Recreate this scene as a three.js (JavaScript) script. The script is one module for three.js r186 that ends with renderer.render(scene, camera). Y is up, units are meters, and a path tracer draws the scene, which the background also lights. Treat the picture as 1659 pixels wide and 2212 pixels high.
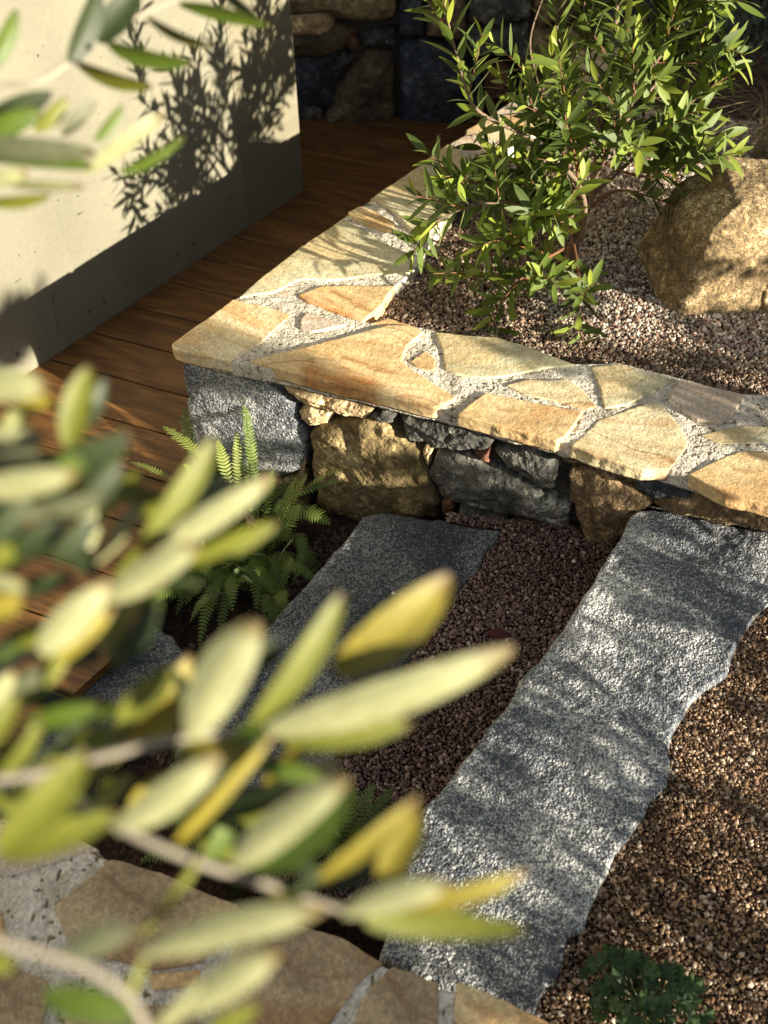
import * as THREE from 'three';
import { mergeGeometries } from 'three/addons/utils/BufferGeometryUtils.js';

// ---------------------------------------------------------------- camera, light, exposure
const scene = new THREE.Scene();
const EYE = 1.55, PITCH = 48.5 * Math.PI / 180, FOCAL = 2000, CW = 829.5, CH = 1106;
const camera = new THREE.PerspectiveCamera(2 * Math.atan(CH / FOCAL) * 180 / Math.PI, 768 / 1024, 0.05, 600);
camera.position.set(0, EYE, 0);
camera.rotation.set(-PITCH, 0, 0);
camera.focus = 1.72; camera.userData.fStop = 3.9;
const renderer = new THREE.WebGLRenderer();
renderer.toneMapping = THREE.LinearToneMapping;
renderer.toneMappingExposure = 2.75;
renderer.shadowMap.enabled = true;
// the sun stands low, to the right of and behind the photographer
const SUN_EL = 14.5 * Math.PI / 180, SUN_AZ = 60 * Math.PI / 180;
const SKY_LEVEL = 0.12;
const toSun = new THREE.Vector3(Math.sin(SUN_AZ) * Math.cos(SUN_EL), Math.sin(SUN_EL), Math.cos(SUN_AZ) * Math.cos(SUN_EL));
// a clear sky late in the day: pale blue overhead, whiter and warmer towards the horizon and the sun
const skyTexture = (() => {
  const w = 512, h = 256, d = new Float32Array(w * h * 4);
  for (let j = 0; j < h; j++) for (let i = 0; i < w; i++) {
    const el = ((j + 0.5) / h - 0.5) * Math.PI, az = ((i + 0.5) / w - 0.5) * 2 * Math.PI, x = Math.cos(az) * Math.cos(el), y = Math.sin(el), z = Math.sin(az) * Math.cos(el);
    const c = x * toSun.x + y * toSun.y + z * toSun.z, k = (j * w + i) * 4, hz = Math.exp(-Math.max(0, y) * 4), glow = Math.exp(-(1 - c) * 2.2), halo = Math.exp(-(1 - c) * 14);
    for (let q = 0; q < 3; q++) d[k + q] = SKY_LEVEL * (y < 0 ? [0.35, 0.32, 0.28][q] : [0.56, 0.72, 0.98][q] + [0.42, 0.36, 0.26][q] * hz + [0.8, 0.68, 0.46][q] * glow + [2.2, 1.8, 1.2][q] * halo);
    d[k + 3] = 1;
  }
  const t = new THREE.DataTexture(d, w, h, THREE.RGBAFormat, THREE.FloatType); t.mapping = THREE.EquirectangularReflectionMapping; t.magFilter = t.minFilter = THREE.LinearFilter; t.needsUpdate = true; return t;
})();
scene.background = skyTexture; scene.environment = skyTexture;
const sun = new THREE.DirectionalLight(new THREE.Color(1, 0.9, 0.72), 5);
sun.name = 'sun'; sun.position.copy(toSun).multiplyScalar(20); sun.target.position.set(0, 0, -1.5);
sun.castShadow = true; sun.shadow.radius = 1.3;
Object.assign(sun.shadow.camera, { left: -5, right: 5, top: 4, bottom: -4, near: 1, far: 40 }); sun.shadow.mapSize.set(4096, 4096);
scene.add(sun, sun.target);

// ---------------------------------------------------------------- helpers
function rng(seed) { let a = seed >>> 0; return () => { a = a + 0x6D2B79F5 | 0; let t = Math.imul(a ^ a >>> 15, 1 | a); t = t + Math.imul(t ^ t >>> 7, 61 | t) ^ t; return ((t ^ t >>> 14) >>> 0) / 4294967296; }; }
const lerp = (a, b, t) => a + (b - a) * t, clamp = (x, a = 0, b = 1) => Math.min(b, Math.max(a, x));
const sm = (a, b, x) => { const t = clamp((x - a) / (b - a)); return t * t * (3 - 2 * t); };
const V3 = (x, y, z) => new THREE.Vector3(x, y, z);
const hash3 = (x, y, z) => { let h = Math.imul(x, 374761393) ^ Math.imul(y, 668265263) ^ Math.imul(z, 2147483647 - 1274126177); h = Math.imul(h ^ h >>> 13, 1274126177); h = Math.imul(h ^ h >>> 15, 2246822519); return ((h ^ h >>> 16) >>> 0) / 4294967296; };
function noise3(x, y, z, p = 0) {                // value noise -1..1, tiling with period p in x and y when p > 0
  const xi = Math.floor(x), yi = Math.floor(y), zi = Math.floor(z); let fx = x - xi, fy = y - yi, fz = z - zi;
  fx = fx * fx * (3 - 2 * fx); fy = fy * fy * (3 - 2 * fy); fz = fz * fz * (3 - 2 * fz);
  const m = p ? (v) => ((v % p) + p) % p : (v) => v, x0 = m(xi), x1 = m(xi + 1), y0 = m(yi), y1 = m(yi + 1);
  const a = lerp(lerp(hash3(x0, y0, zi), hash3(x1, y0, zi), fx), lerp(hash3(x0, y1, zi), hash3(x1, y1, zi), fx), fy);
  const b = lerp(lerp(hash3(x0, y0, zi + 1), hash3(x1, y0, zi + 1), fx), lerp(hash3(x0, y1, zi + 1), hash3(x1, y1, zi + 1), fx), fy);
  return lerp(a, b, fz) * 2 - 1;
}
function fbm(x, y, z, o = 4, g = 0.5, p = 0) { let s = 0, a = 1, n = 0; for (let i = 0; i < o; i++) { s += a * noise3(x, y, z + i * 17.3, p); n += a; a *= g; x *= 2; y *= 2; z *= 2; p *= 2; } return s / n; }
// a sight line of the survey camera met with level ground at height y, with an upright plane, or at a depth
const rayOf = (px, py) => { const s = Math.sin(PITCH), c = Math.cos(PITCH), u = CH - py; return V3(px - CW, -s * FOCAL + u * c, -(c * FOCAL + u * s)); };
const at = (px, py, y) => { const r = rayOf(px, py); return r.multiplyScalar((y - EYE) / r.y).add(V3(0, EYE, 0)); };
const atFar = (px, py, far) => { const r = rayOf(px, py); return r.multiplyScalar(-far / r.z).add(V3(0, EYE, 0)); };
const atDeep = (px, py, d) => rayOf(px, py).multiplyScalar(d / FOCAL).add(V3(0, EYE, 0));
const onWall = (px, py, P, n) => { const r = rayOf(px, py), o = V3(0, EYE, 0); return r.multiplyScalar(n.dot(P.clone().sub(o)) / n.dot(r)).add(o); };

const used = {};
function numbered(n) { used[n] = (used[n] ?? -1) + 1; return used[n] ? n + '_' + String(used[n]).padStart(3, '0') : n; }
function shade(m) { m.castShadow = true; m.receiveShadow = true; return m; }
function thing(name, label, category, pos = V3(0, 0, 0), group) {
  const o = new THREE.Group(); o.name = numbered(name); o.position.copy(pos); scene.add(o);
  o.userData = { label, category, kind: 'thing' }; if (group) o.userData.group = group; return o;
}
function part(name, geo, mat, parent, props) {
  const m = shade(new THREE.Mesh(geo, mat)); m.name = name; parent.add(m); if (props) Object.assign(m.userData, props);
  return m;
}
function local(geo, o) { geo.translate(-o.position.x, -o.position.y, -o.position.z); return geo; }
function setting(name, geo, mat) { const m = shade(new THREE.Mesh(geo, mat)); m.name = numbered(name); m.userData.kind = 'structure'; scene.add(m); return m; }

// ---------------------------------------------------------------- textures
function tex(n, metres, fn, srgb = true) {         // fn(u, v) -> [r, g, b] 0..1 (display values) or a grey number
  const d = new Uint8Array(n * n * 4);
  for (let j = 0; j < n; j++) for (let i = 0; i < n; i++) {
    const c = fn(i / n, j / n), k = (j * n + i) * 4;
    if (typeof c === 'number') d[k] = d[k + 1] = d[k + 2] = clamp(c) * 255; else for (let q = 0; q < 3; q++) d[k + q] = clamp(c[q]) * 255;
    d[k + 3] = 255;
  }
  const t = new THREE.DataTexture(d, n, n); t.wrapS = t.wrapT = THREE.RepeatWrapping; t.magFilter = THREE.LinearFilter; t.minFilter = THREE.LinearMipmapLinearFilter; t.generateMipmaps = true;
  if (srgb) t.colorSpace = THREE.SRGBColorSpace; t.repeat.set(1 / metres, 1 / metres); t.needsUpdate = true; return t;
}
const mix = (a, b, t) => [lerp(a[0], b[0], t), lerp(a[1], b[1], t), lerp(a[2], b[2], t)], mul = (a, k) => [a[0] * k, a[1] * k, a[2] * k];
const rgb = (r, g, b) => [r / 255, g / 255, b / 255];
// flagstone: bedded quartzite, cleft along its bedding, stained by iron
function flagTexture(seed, base, pale, rust, amount, streak) {
  return tex(512, 0.55, (u, v) => {
    const w = fbm(u * 3, v * 3, seed, 3, 0.5, 3) * 0.35;
    const band = fbm(u * 2, v * streak * 1.8 + w * streak * 0.7, seed + 5, 5, 0.6, 0), thin = fbm(u * 1.6, v * streak * 9 + w * streak * 2, seed + 15, 3, 0.6) , big = fbm(u * 3 + w, v * 3 + w, seed + 9, 4, 0.5, 0);
    const tw = (x) => x;                             // edges of the tile fall inside joints: a stone is smaller than the tile
    let c = mix(base, pale, sm(-0.45, 0.5, tw(band)));
    c = mix(c, rust, amount * sm(0.0, 0.4, big + band * 0.7));
    const vein = Math.abs(fbm(u * 2.3, v * streak * 1.7 + w * 3, seed + 21, 3, 0.5)); c = mix(c, mul(rust, 0.75), 0.5 * amount * sm(0.07, 0, vein));
    c = mix(c, mul(rust, 0.9), 0.28 * amount * sm(0.12, 0.5, thin)); c = mix(c, pale, 0.25 * sm(0.15, 0.5, -thin));
    const g = fbm(u * 120, v * 120, seed + 2, 2, 0.6), sp = noise3(u * 260, v * 260, seed);
    return mul(c, 1 + 0.13 * g + 0.1 * sp + 0.1 * fbm(u * 9, v * 22, seed + 31, 3));
  });
}
const flagBump = tex(512, 0.55, (u, v) => 0.5 + 0.25 * fbm(u * 6, v * 16, 3, 4, 0.55) + 0.2 * fbm(u * 60, v * 60, 8, 3, 0.6) + 0.08 * noise3(u * 240, v * 240, 2), false);
const FLAG = [
  flagTexture(11, rgb(224, 204, 160), rgb(246, 238, 216), rgb(206, 150, 84), 0.55, 7),   // 0 cream, orange streaks
  flagTexture(23, rgb(220, 184, 130), rgb(238, 216, 172), rgb(190, 118, 56), 0.7, 5),    // 1 tan to orange
  flagTexture(37, rgb(196, 188, 150), rgb(226, 218, 186), rgb(200, 156, 92), 0.35, 5),   // 2 green grey
  flagTexture(41, rgb(204, 172, 120), rgb(230, 206, 158), rgb(174, 112, 58), 0.5, 4),    // 3 ochre brown
  flagTexture(53, rgb(218, 198, 152), rgb(240, 230, 200), rgb(162, 90, 40), 0.95, 3),    // 4 mottled rust
  flagTexture(67, rgb(206, 188, 170), rgb(228, 216, 200), rgb(184, 146, 112), 0.4, 4),   // 5 pinkish grey
  flagTexture(71, rgb(166, 144, 112), rgb(200, 178, 142), rgb(152, 104, 62), 0.5, 4),    // 6 dull brown
].map((map) => new THREE.MeshStandardMaterial({ map, bumpMap: flagBump, bumpScale: 0.0026, roughness: 0.82 }));
// granite: salt and pepper with pale clouds
const graniteMap = tex(1024, 0.8, (u, v) => {
  const cloud = fbm(u * 6, v * 6, 4, 4, 0.55, 6), g = noise3(u * 400, v * 400, 1, 400), g2 = noise3(u * 620, v * 620, 9, 620), st = fbm(u * 110, v * 190, 6, 2, 0.5, 0);
  const t = sm(-0.55, 0.75, g * 0.55 + g2 * 0.45 + st * 0.35 + cloud * 0.75);
  return mix(rgb(78, 83, 92), rgb(216, 217, 212), t);
});
const graniteBump = tex(1024, 0.8, (u, v) => 0.5 + 0.3 * fbm(u * 30, v * 30, 14, 5, 0.68, 30) + 0.1 * noise3(u * 220, v * 220, 3, 220) + 0.1 * noise3(u * 430, v * 430, 5, 430), false);
const granite = new THREE.MeshStandardMaterial({ map: graniteMap, bumpMap: graniteBump, bumpScale: 0.0125, roughness: 0.95 });
function rockTexture(seed, dark, mid, pale, grain = 0.16) {
  return tex(512, 0.5, (u, v) => {
    const a = fbm(u * 5, v * 5, seed, 5, 0.58, 5), b = fbm(u * 34, v * 34, seed + 3, 3, 0.6, 34), s = noise3(u * 220, v * 220, seed, 220);
    let c = mix(dark, mid, sm(-0.5, 0.25, a + b * 0.35)); c = mix(c, pale, sm(0.1, 0.7, a * 0.6 + b * 0.6 + s * 0.25)); return mul(c, 1 + grain * s + 0.12 * b + (grain - 0.16) * noise3(u * 90, v * 90, seed, 90));
  });
}
const rockBump = tex(512, 0.5, (u, v) => 0.5 + 0.34 * fbm(u * 14, v * 14, 44, 5, 0.58, 14) + 0.14 * fbm(u * 70, v * 70, 4, 3, 0.6, 70), false);
const rock = (map, bump = 0.014) => new THREE.MeshStandardMaterial({ map, bumpMap: rockBump, bumpScale: bump, roughness: 0.88 });
const ROCK = {
  tan: rock(rockTexture(3, rgb(160, 134, 98), rgb(200, 172, 130), rgb(230, 208, 170))),
  olive: rock(rockTexture(7, rgb(100, 86, 56), rgb(142, 124, 86), rgb(182, 164, 122))), shadow: rock(rockTexture(8, rgb(70, 58, 40), rgb(98, 84, 60), rgb(130, 116, 88))),
  brown: rock(rockTexture(9, rgb(92, 74, 54), rgb(136, 112, 82), rgb(184, 160, 126), 0.26)),
  dark: rock(rockTexture(13, rgb(60, 60, 57), rgb(104, 103, 96), rgb(184, 180, 164))),
  blue: rock(rockTexture(17, rgb(34, 38, 42), rgb(56, 62, 68), rgb(100, 104, 104))),
  red: rock(rockTexture(19, rgb(70, 44, 32), rgb(108, 70, 50), rgb(150, 112, 86))),
  boulder: rock(rockTexture(29, rgb(112, 94, 66), rgb(156, 134, 98), rgb(200, 182, 148), 0.3), 0.009),
};
const mortarMap = tex(512, 0.3, (u, v) => {
  const a = fbm(u * 8, v * 8, 5, 4, 0.55, 8), s = noise3(u * 90, v * 90, 4, 90), s2 = noise3(u * 46, v * 46, 8, 46);
  let c = mix(rgb(186, 177, 160), rgb(228, 220, 205), sm(-0.6, 0.6, a + s * 0.25)); c = mix(c, rgb(96, 84, 66), sm(0.62, 0.85, s2) * 0.8); return mul(c, 1 + 0.08 * s);
});
const mortarBump = tex(512, 0.3, (u, v) => 0.55 + 0.28 * fbm(u * 40, v * 40, 2, 3, 0.6, 40) - 0.5 * sm(0.5, 0.85, noise3(u * 46, v * 46, 8, 46)) + 0.12 * noise3(u * 110, v * 110, 1, 110), false);
const mortar = new THREE.MeshStandardMaterial({ map: mortarMap, bumpMap: mortarBump, bumpScale: 0.0042, roughness: 0.95 });
const darkJoint = new THREE.MeshStandardMaterial({ color: new THREE.Color(0.1, 0.084, 0.066), bumpMap: mortarBump, bumpScale: 0.012, roughness: 1 });
const concreteMap = tex(1024, 1.6, (u, v) => {
  const a = fbm(u * 5, v * 5, 3, 5, 0.55, 5), b = fbm(u * 3, v * 24, 8, 3, 0.5, 0), s = noise3(u * 260, v * 260, 1, 260), pit = sm(0.9, 0.97, noise3(u * 110, v * 110, 21, 110));
  return mul(mul(rgb(123, 120, 103), 1 + 0.1 * a + 0.08 * fbm(u * 14, v * 1.6, 5, 3, 0.5) + 0.02 * s), 1 - 0.35 * pit);
});
const concreteBump = tex(512, 1.6, (u, v) => 0.5 + 0.3 * fbm(u * 8, v * 8, 3, 5, 0.55, 8) + 0.1 * noise3(u * 120, v * 120, 1, 120), false);
const concrete = new THREE.MeshStandardMaterial({ map: concreteMap, bumpMap: concreteBump, bumpScale: 0.003, roughness: 0.75 });
const boardedMap = tex(512, 0.8, (u, v) => {
  const w = fbm(u * 2, v * 4, 9, 3, 0.5, 0), g = fbm(u * 2.2, v * 42 + w * 2.5, 2, 4, 0.6, 0), s = noise3(u * 200, v * 200, 1, 200);
  return mul(rgb(123, 118, 98), 1 + 0.1 * g - 0.2 * sm(0.25, 0.6, g) * sm(-0.3, 0.5, w) + 0.02 * s);
});
const boarded = new THREE.MeshStandardMaterial({ map: boardedMap, bumpMap: concreteBump, bumpScale: 0.003, roughness: 0.75 });
const woodMap = (seed) => tex(512, 0.7, (u, v) => {
  const w = fbm(u * 2.2, v * 7, seed, 3, 0.5, 0), ring = Math.sin((v * 20 + w * 3 + fbm(u * 0.8, v * 2, seed + 3, 2) * 3) * 3.1), f = fbm(u * 9, v * 190, seed + 6, 3, 0.6, 0);
  let c = mix(rgb(86, 54, 24), rgb(152, 107, 58), 0.5 + 0.16 * ring + 0.26 * f); return mul(c, 0.92 + 0.18 * f + 0.1 * w);
});
const woodBump = tex(512, 0.7, (u, v) => 0.5 + 0.4 * fbm(u * 8, v * 150, 4, 3, 0.6, 0), false);
const WOOD = [4, 15, 33].map((s) => new THREE.MeshStandardMaterial({ map: woodMap(s), bumpMap: woodBump, bumpScale: 0.0018, roughness: 0.55 }));
const soilTex = (s, a, b) => tex(512, 0.25, (u, v) => mul(mix(a, b, sm(-0.5, 0.6, fbm(u * 26, v * 26, s, 4, 0.6, 26))), 1 + 0.3 * noise3(u * 120, v * 120, s, 120)));
const soilBump = tex(512, 0.25, (u, v) => 0.5 + 0.45 * fbm(u * 36, v * 36, 31, 4, 0.65, 36), false);
const soil = new THREE.MeshStandardMaterial({ map: soilTex(5, rgb(58, 40, 28), rgb(112, 84, 60)), bumpMap: soilBump, bumpScale: 0.012, roughness: 1 });
const darkSoil = new THREE.MeshStandardMaterial({ map: soilTex(7, rgb(40, 26, 20), rgb(84, 60, 48)), bumpMap: soilBump, bumpScale: 0.012, roughness: 1 });

// ---------------------------------------------------------------- a hewn stone: an outline on a plane, a top, worn edges and rough sides
function stone(o) {
  const { O, U, V, N, poly, seed = 1, depth = 0.05, dome = 0, edge = 0.006, jag = 0.003, rough = 0.002, freq = 20, n = 120, rings = 10, turn = 0, batter = 0, fine = 0.3, round = 1 } = o;
  let per = 0; const seg = poly.map((p, i) => { const q = poly[(i + 1) % poly.length], l = Math.hypot(q[0] - p[0], q[1] - p[1]); per += l; return l; });
  let pts = [], i = 0, acc = 0;
  for (let k = 0; k < n; k++) {
    const s = k / n * per; while (s > acc + seg[i]) { acc += seg[i]; i++; }
    const t = (s - acc) / seg[i], p = poly[i], q = poly[(i + 1) % poly.length]; pts.push([lerp(p[0], q[0], t), lerp(p[1], q[1], t)]);
  }
  for (let r = 0; r < round; r++) pts = pts.map((p, k) => { const a = pts[(k + n - 1) % n], b = pts[(k + 1) % n]; return [(a[0] + b[0] + 2 * p[0]) / 4, (a[1] + b[1] + 2 * p[1]) / 4]; });
  let cx = 0, cy = 0, A = 0; pts.forEach((p, k) => { const q = pts[(k + 1) % n], c = p[0] * q[1] - q[0] * p[1]; A += c; cx += (p[0] + q[0]) * c; cy += (p[1] + q[1]) * c; }); cx /= 3 * A; cy /= 3 * A;
  const flip = A < 0;
  pts = pts.map((p) => { const dx = p[0] - cx, dy = p[1] - cy, l = Math.hypot(dx, dy), w = jag * (fbm(p[0] * 24, p[1] * 24, seed * 3.1, 4, 0.6) * 1.6 + 0.5 * fbm(p[0] * 7, p[1] * 7, seed, 2)); return [p[0] + dx / l * w, p[1] + dy / l * w]; });
  const pos = [], uv = [], idx = [], tmp = V3(0, 0, 0), ct = Math.cos(turn), st = Math.sin(turn), ou = hash3(seed, 1, 1) * 3, ov = hash3(seed, 2, 1) * 3;
  const put = (x, y, h, su) => { tmp.copy(O).addScaledVector(U, x).addScaledVector(V, y).addScaledVector(N, h); pos.push(tmp.x, tmp.y, tmp.z); const a = x - cx, b = y - cy + su; uv.push(a * ct - b * st + 0.27 + ou * (o.wide ? 1 : 0), a * st + b * ct + 0.27 + ov * (o.wide ? 1 : 0)); };
  const height = (x, y, d) => {
    let h = dome * (1 - Math.exp(-d / 0.05)) + rough * (fbm(x * freq, y * freq, seed * 1.7, 4, 0.5) * 1.6 + fine * fbm(x * freq * 5, y * freq * 5, seed + 50, 3, 0.6));
    if (o.facets) { const f = noise3(x * freq * 0.7 + 40, y * freq * 0.7, seed + 9); h += o.facets * (Math.abs(f) - 0.4); }
    if (d < edge) { const e = 1 - d / edge; h -= edge * (1 - Math.sqrt(Math.max(0, 1 - e * e))) ; }
    return h;
  };
  put(cx, cy, height(cx, cy, 1), 0);
  const rs = []; for (let k = 1; k <= rings; k++) rs.push(1 - Math.pow(1 - k / rings, 1.5));
  const row = (fn) => { for (let k = 0; k < n; k++) fn(pts[k], k); };
  for (const r of rs) row((p) => { const dx = p[0] - cx, dy = p[1] - cy, x = cx + dx * r, y = cy + dy * r; put(x, y, height(x, y, (1 - r) * Math.hypot(dx, dy)), 0); });
  const sides = o.sides ?? 6;
  for (let k = 1; k <= sides; k++) row((p) => {
    const dx = p[0] - cx, dy = p[1] - cy, l = Math.hypot(dx, dy), t = k / sides, w = (o.sideRough ?? 0.003) * fbm(p[0] * 40, p[1] * 40, seed + t * depth * 60, 4, 0.6) * Math.min(1, t * 3) + batter * t;
    put(p[0] + dx / l * w, p[1] + dy / l * w, height(p[0], p[1], 0) - t * depth, t * depth);
  });
  put(cx, cy, -depth - edge, 0);
  const last = pos.length / 3 - 1, tri = (a, b, c) => flip ? idx.push(a, c, b) : idx.push(a, b, c);
  for (let k = 0; k < n; k++) tri(0, 1 + k, 1 + (k + 1) % n);
  const total = rings + sides;
  for (let r = 0; r < total - 1; r++) for (let k = 0; k < n; k++) { const a = 1 + r * n + k, b = 1 + r * n + (k + 1) % n; tri(a, a + n, b); tri(b, a + n, b + n); }
  for (let k = 0; k < n; k++) tri(last, 1 + (total - 1) * n + (k + 1) % n, 1 + (total - 1) * n + k);
  const g = new THREE.BufferGeometry(); g.setAttribute('position', new THREE.Float32BufferAttribute(pos, 3)); g.setAttribute('uv', new THREE.Float32BufferAttribute(uv, 2)); g.setIndex(idx);
  g.computeVertexNormals(); return g;
}
const FLAT = { U: V3(1, 0, 0), V: V3(0, 0, -1), N: V3(0, 1, 0) };        // lying on level ground
const lay = (pxs, y) => pxs.map(([a, b]) => { const p = at(a, b, y); return [p.x, -p.z]; });
const prism = (pts, y0, y1) => {                                    // an upright block over a ground outline [[x, z]...], uv in metres
  const pos = [], uv = [], n = pts.length; let A = 0; pts.forEach((p, i) => { const q = pts[(i + 1) % n]; A += p[0] * q[1] - q[0] * p[1]; }); if (A > 0) pts = pts.slice().reverse();
  const quad = (a, b, c, d, ua, ub, uc, ud) => { for (const [p, w] of [[a, ua], [b, ub], [c, uc], [a, ua], [c, uc], [d, ud]]) { pos.push(...p); uv.push(...w); } };
  let s = 0;
  for (let i = 0; i < n; i++) { const p = pts[i], q = pts[(i + 1) % n], l = Math.hypot(q[0] - p[0], q[1] - p[1]); quad([p[0], y0, p[1]], [q[0], y0, q[1]], [q[0], y1, q[1]], [p[0], y1, p[1]], [s, y0], [s + l, y0], [s + l, y1], [s, y1]); s += l; }
  const tris = THREE.ShapeUtils.triangulateShape(pts.map((p) => new THREE.Vector2(p[0], p[1])), []);
  for (const t of tris) { for (const k of [t[0], t[1], t[2]]) { pos.push(pts[k][0], y1, pts[k][1]); uv.push(pts[k][0], -pts[k][1]); } for (const k of [t[0], t[2], t[1]]) { pos.push(pts[k][0], y0, pts[k][1]); uv.push(pts[k][0], -pts[k][1]); } }
  const g = new THREE.BufferGeometry(); g.setAttribute('position', new THREE.Float32BufferAttribute(pos, 3)); g.setAttribute('uv', new THREE.Float32BufferAttribute(uv, 2)); g.computeVertexNormals(); return g;
};

// ---------------------------------------------------------------- ground
const D = V3(0.9335, 0, 0.3586), DN = V3(0.3586, 0, -0.9335);       // along the front wall, and away from the camera across it
const E2 = V3(0.592, 0, -0.806), EP = V3(0.806, 0, 0.592);          // along the left wall, and to its right
const corner = at(370, 743, 0.335); corner.y = 0;
const TOP = 0.335, BED = 0.305, PATH = 0.068, UPPER = 0.185, PIT = -0.1;
{
  const g = new THREE.PlaneGeometry(400, 400, 1, 1).rotateX(-Math.PI / 2).translate(0, -0.25, 0); const a = g.attributes.uv; for (let i = 0; i < 4; i++) a.setXY(i, a.getX(i) * 400, a.getY(i) * 400);
  setting('ground', g, soil);
}
const add = (p, ...ds) => { const r = p.clone(); for (let i = 0; i < ds.length; i += 2) r.addScaledVector(ds[i], ds[i + 1]); return r; };
const xz = (p) => [p.x, p.z];
const cf = add(corner, D, 0.03, DN, 0.03);                           // the corner of the wall's body under the cap
const bedIn = add(cf, DN, 0.2, D, 0.18);
// planter soil, behind both walls
const bedPoly = [add(cf, DN, 0.12, D, 0.16), add(cf, DN, 0.12, D, 6), add(cf, DN, 8, D, 6), add(cf, D, 0.16, E2, 2.05), add(cf, D, 0.16, E2, 0.2)].map(xz);
setting('planting_bed', prism(bedPoly, -0.24, BED - 0.006), soil);
// the steps' gravel: the lower tread and the upper one
const stepBack = (k) => add(cf, D, k, DN, 0.02);
setting('path', prism([stepBack(-0.05), stepBack(1.1), add(cf, D, 1.1, DN, -1.6), add(cf, D, -0.05, DN, -1.6)].map(xz), -0.24, PIT), darkSoil);
setting('path', prism([at(790, 1110, PATH), at(1390, 1150, PATH), at(1180, 2210, PATH), at(960, 2180, PATH), at(560, 1720, PATH), at(620, 1420, PATH)].map(xz), PIT + 0.002, PATH - 0.006), darkSoil);
setting('path', prism([at(1420, 1130, UPPER), at(2300, 1360, UPPER), at(2600, 2600, UPPER), at(1150, 2600, UPPER), at(1060, 2190, UPPER)].map(xz), PIT + 0.004, UPPER - 0.006), soil);

// ---------------------------------------------------------------- deck
const ww0 = at(70, 800, 0), ww1 = at(655, 410, 0), WD = ww1.clone().sub(ww0).normalize(), WN = V3(-WD.z, 0, WD.x);   // the white wall's foot and its face (WN to the camera's side)
if (WN.x < 0) WN.negate();
{
  const deck = new THREE.Group(); deck.name = 'deck'; deck.userData = { kind: 'structure', label: 'reddish brown timber deck between the pale wall and the stone walls' }; scene.add(deck);
  const a0 = at(254, 815, 0), W = 0.139, gap = 0.0055, L = at(330, 1345, 0), L0 = at(0, 1640, 0), base = add(cf, D, 0.01);
  // right end of a board: the line of the left wall, the fern bed, the lowest step
  const line = (P, d, c) => { const n = V3(-d.z, 0, d.x); return (n.dot(P) - n.dot(c)) / n.dot(D); };
  const rightEnd = (c) => { const k = c.clone().sub(base).dot(DN); if (k >= 0) return line(base, E2, c); const kl = L.clone().sub(base).dot(DN); if (k > kl) return line(base, L.clone().sub(base).normalize(), c); return line(L, L0.clone().sub(L).normalize(), c); };
  const leftEnd = (c) => line(add(ww0, WN, -0.12), WD, c) - 0.02;
  for (let k = -9; k <= 15; k++) {
    const lo = add(a0, DN, k * W + gap / 2), hi = add(a0, DN, (k + 1) * W - gap / 2);
    let l0 = leftEnd(lo), l1 = leftEnd(hi), r0 = rightEnd(lo), r1 = rightEnd(hi);
    if (k > 7) { l0 = Math.min(l0, -1.4); l1 = Math.min(l1, -1.4); r0 = Math.min(r0, 1.6); r1 = Math.min(r1, 1.6); }
    if (r0 - l0 < 0.1) continue;
    const mid = add(a0, DN, (k + 0.5) * W); const pos = [], uv = [], t = 0.024, bev = 0.0025, uo = hash3(k + 40, 3, 3) * 5;
    const P = (s, x, y) => { const q = add(a0, DN, k * W + x).addScaledVector(D, s); return [q.x, y, q.z]; };
    const prof = [[gap / 2, -t], [gap / 2, -bev], [gap / 2 + bev, 0], [W - gap / 2 - bev, 0], [W - gap / 2, -bev], [W - gap / 2, -t]], idx = [];
    for (const [x, y] of prof) { const f = x / W, l = lerp(l0, l1, f), r = lerp(r0, r1, f); pos.push(...P(l, x, y), ...P(r, x, y)); uv.push(l + uo, x + y + k * 0.31, r + uo, x + y + k * 0.31); }
    for (let i = 0; i < 5; i++) idx.push(i * 2, i * 2 + 1, i * 2 + 2, i * 2 + 1, i * 2 + 3, i * 2 + 2);
    for (const e of [0, 1]) for (let i = 1; i < 5; i++) e ? idx.push(1, (i + 1) * 2 + 1, i * 2 + 1) : idx.push(0, i * 2, (i + 1) * 2);
    const g = new THREE.BufferGeometry(); g.setAttribute('position', new THREE.Float32BufferAttribute(pos, 3)); g.setAttribute('uv', new THREE.Float32BufferAttribute(uv, 2)); g.setIndex(idx);
    const gg = g.toNonIndexed(); gg.computeVertexNormals(); part('plank', gg, WOOD[(k + 30) % 3], deck);
  }
}

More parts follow.
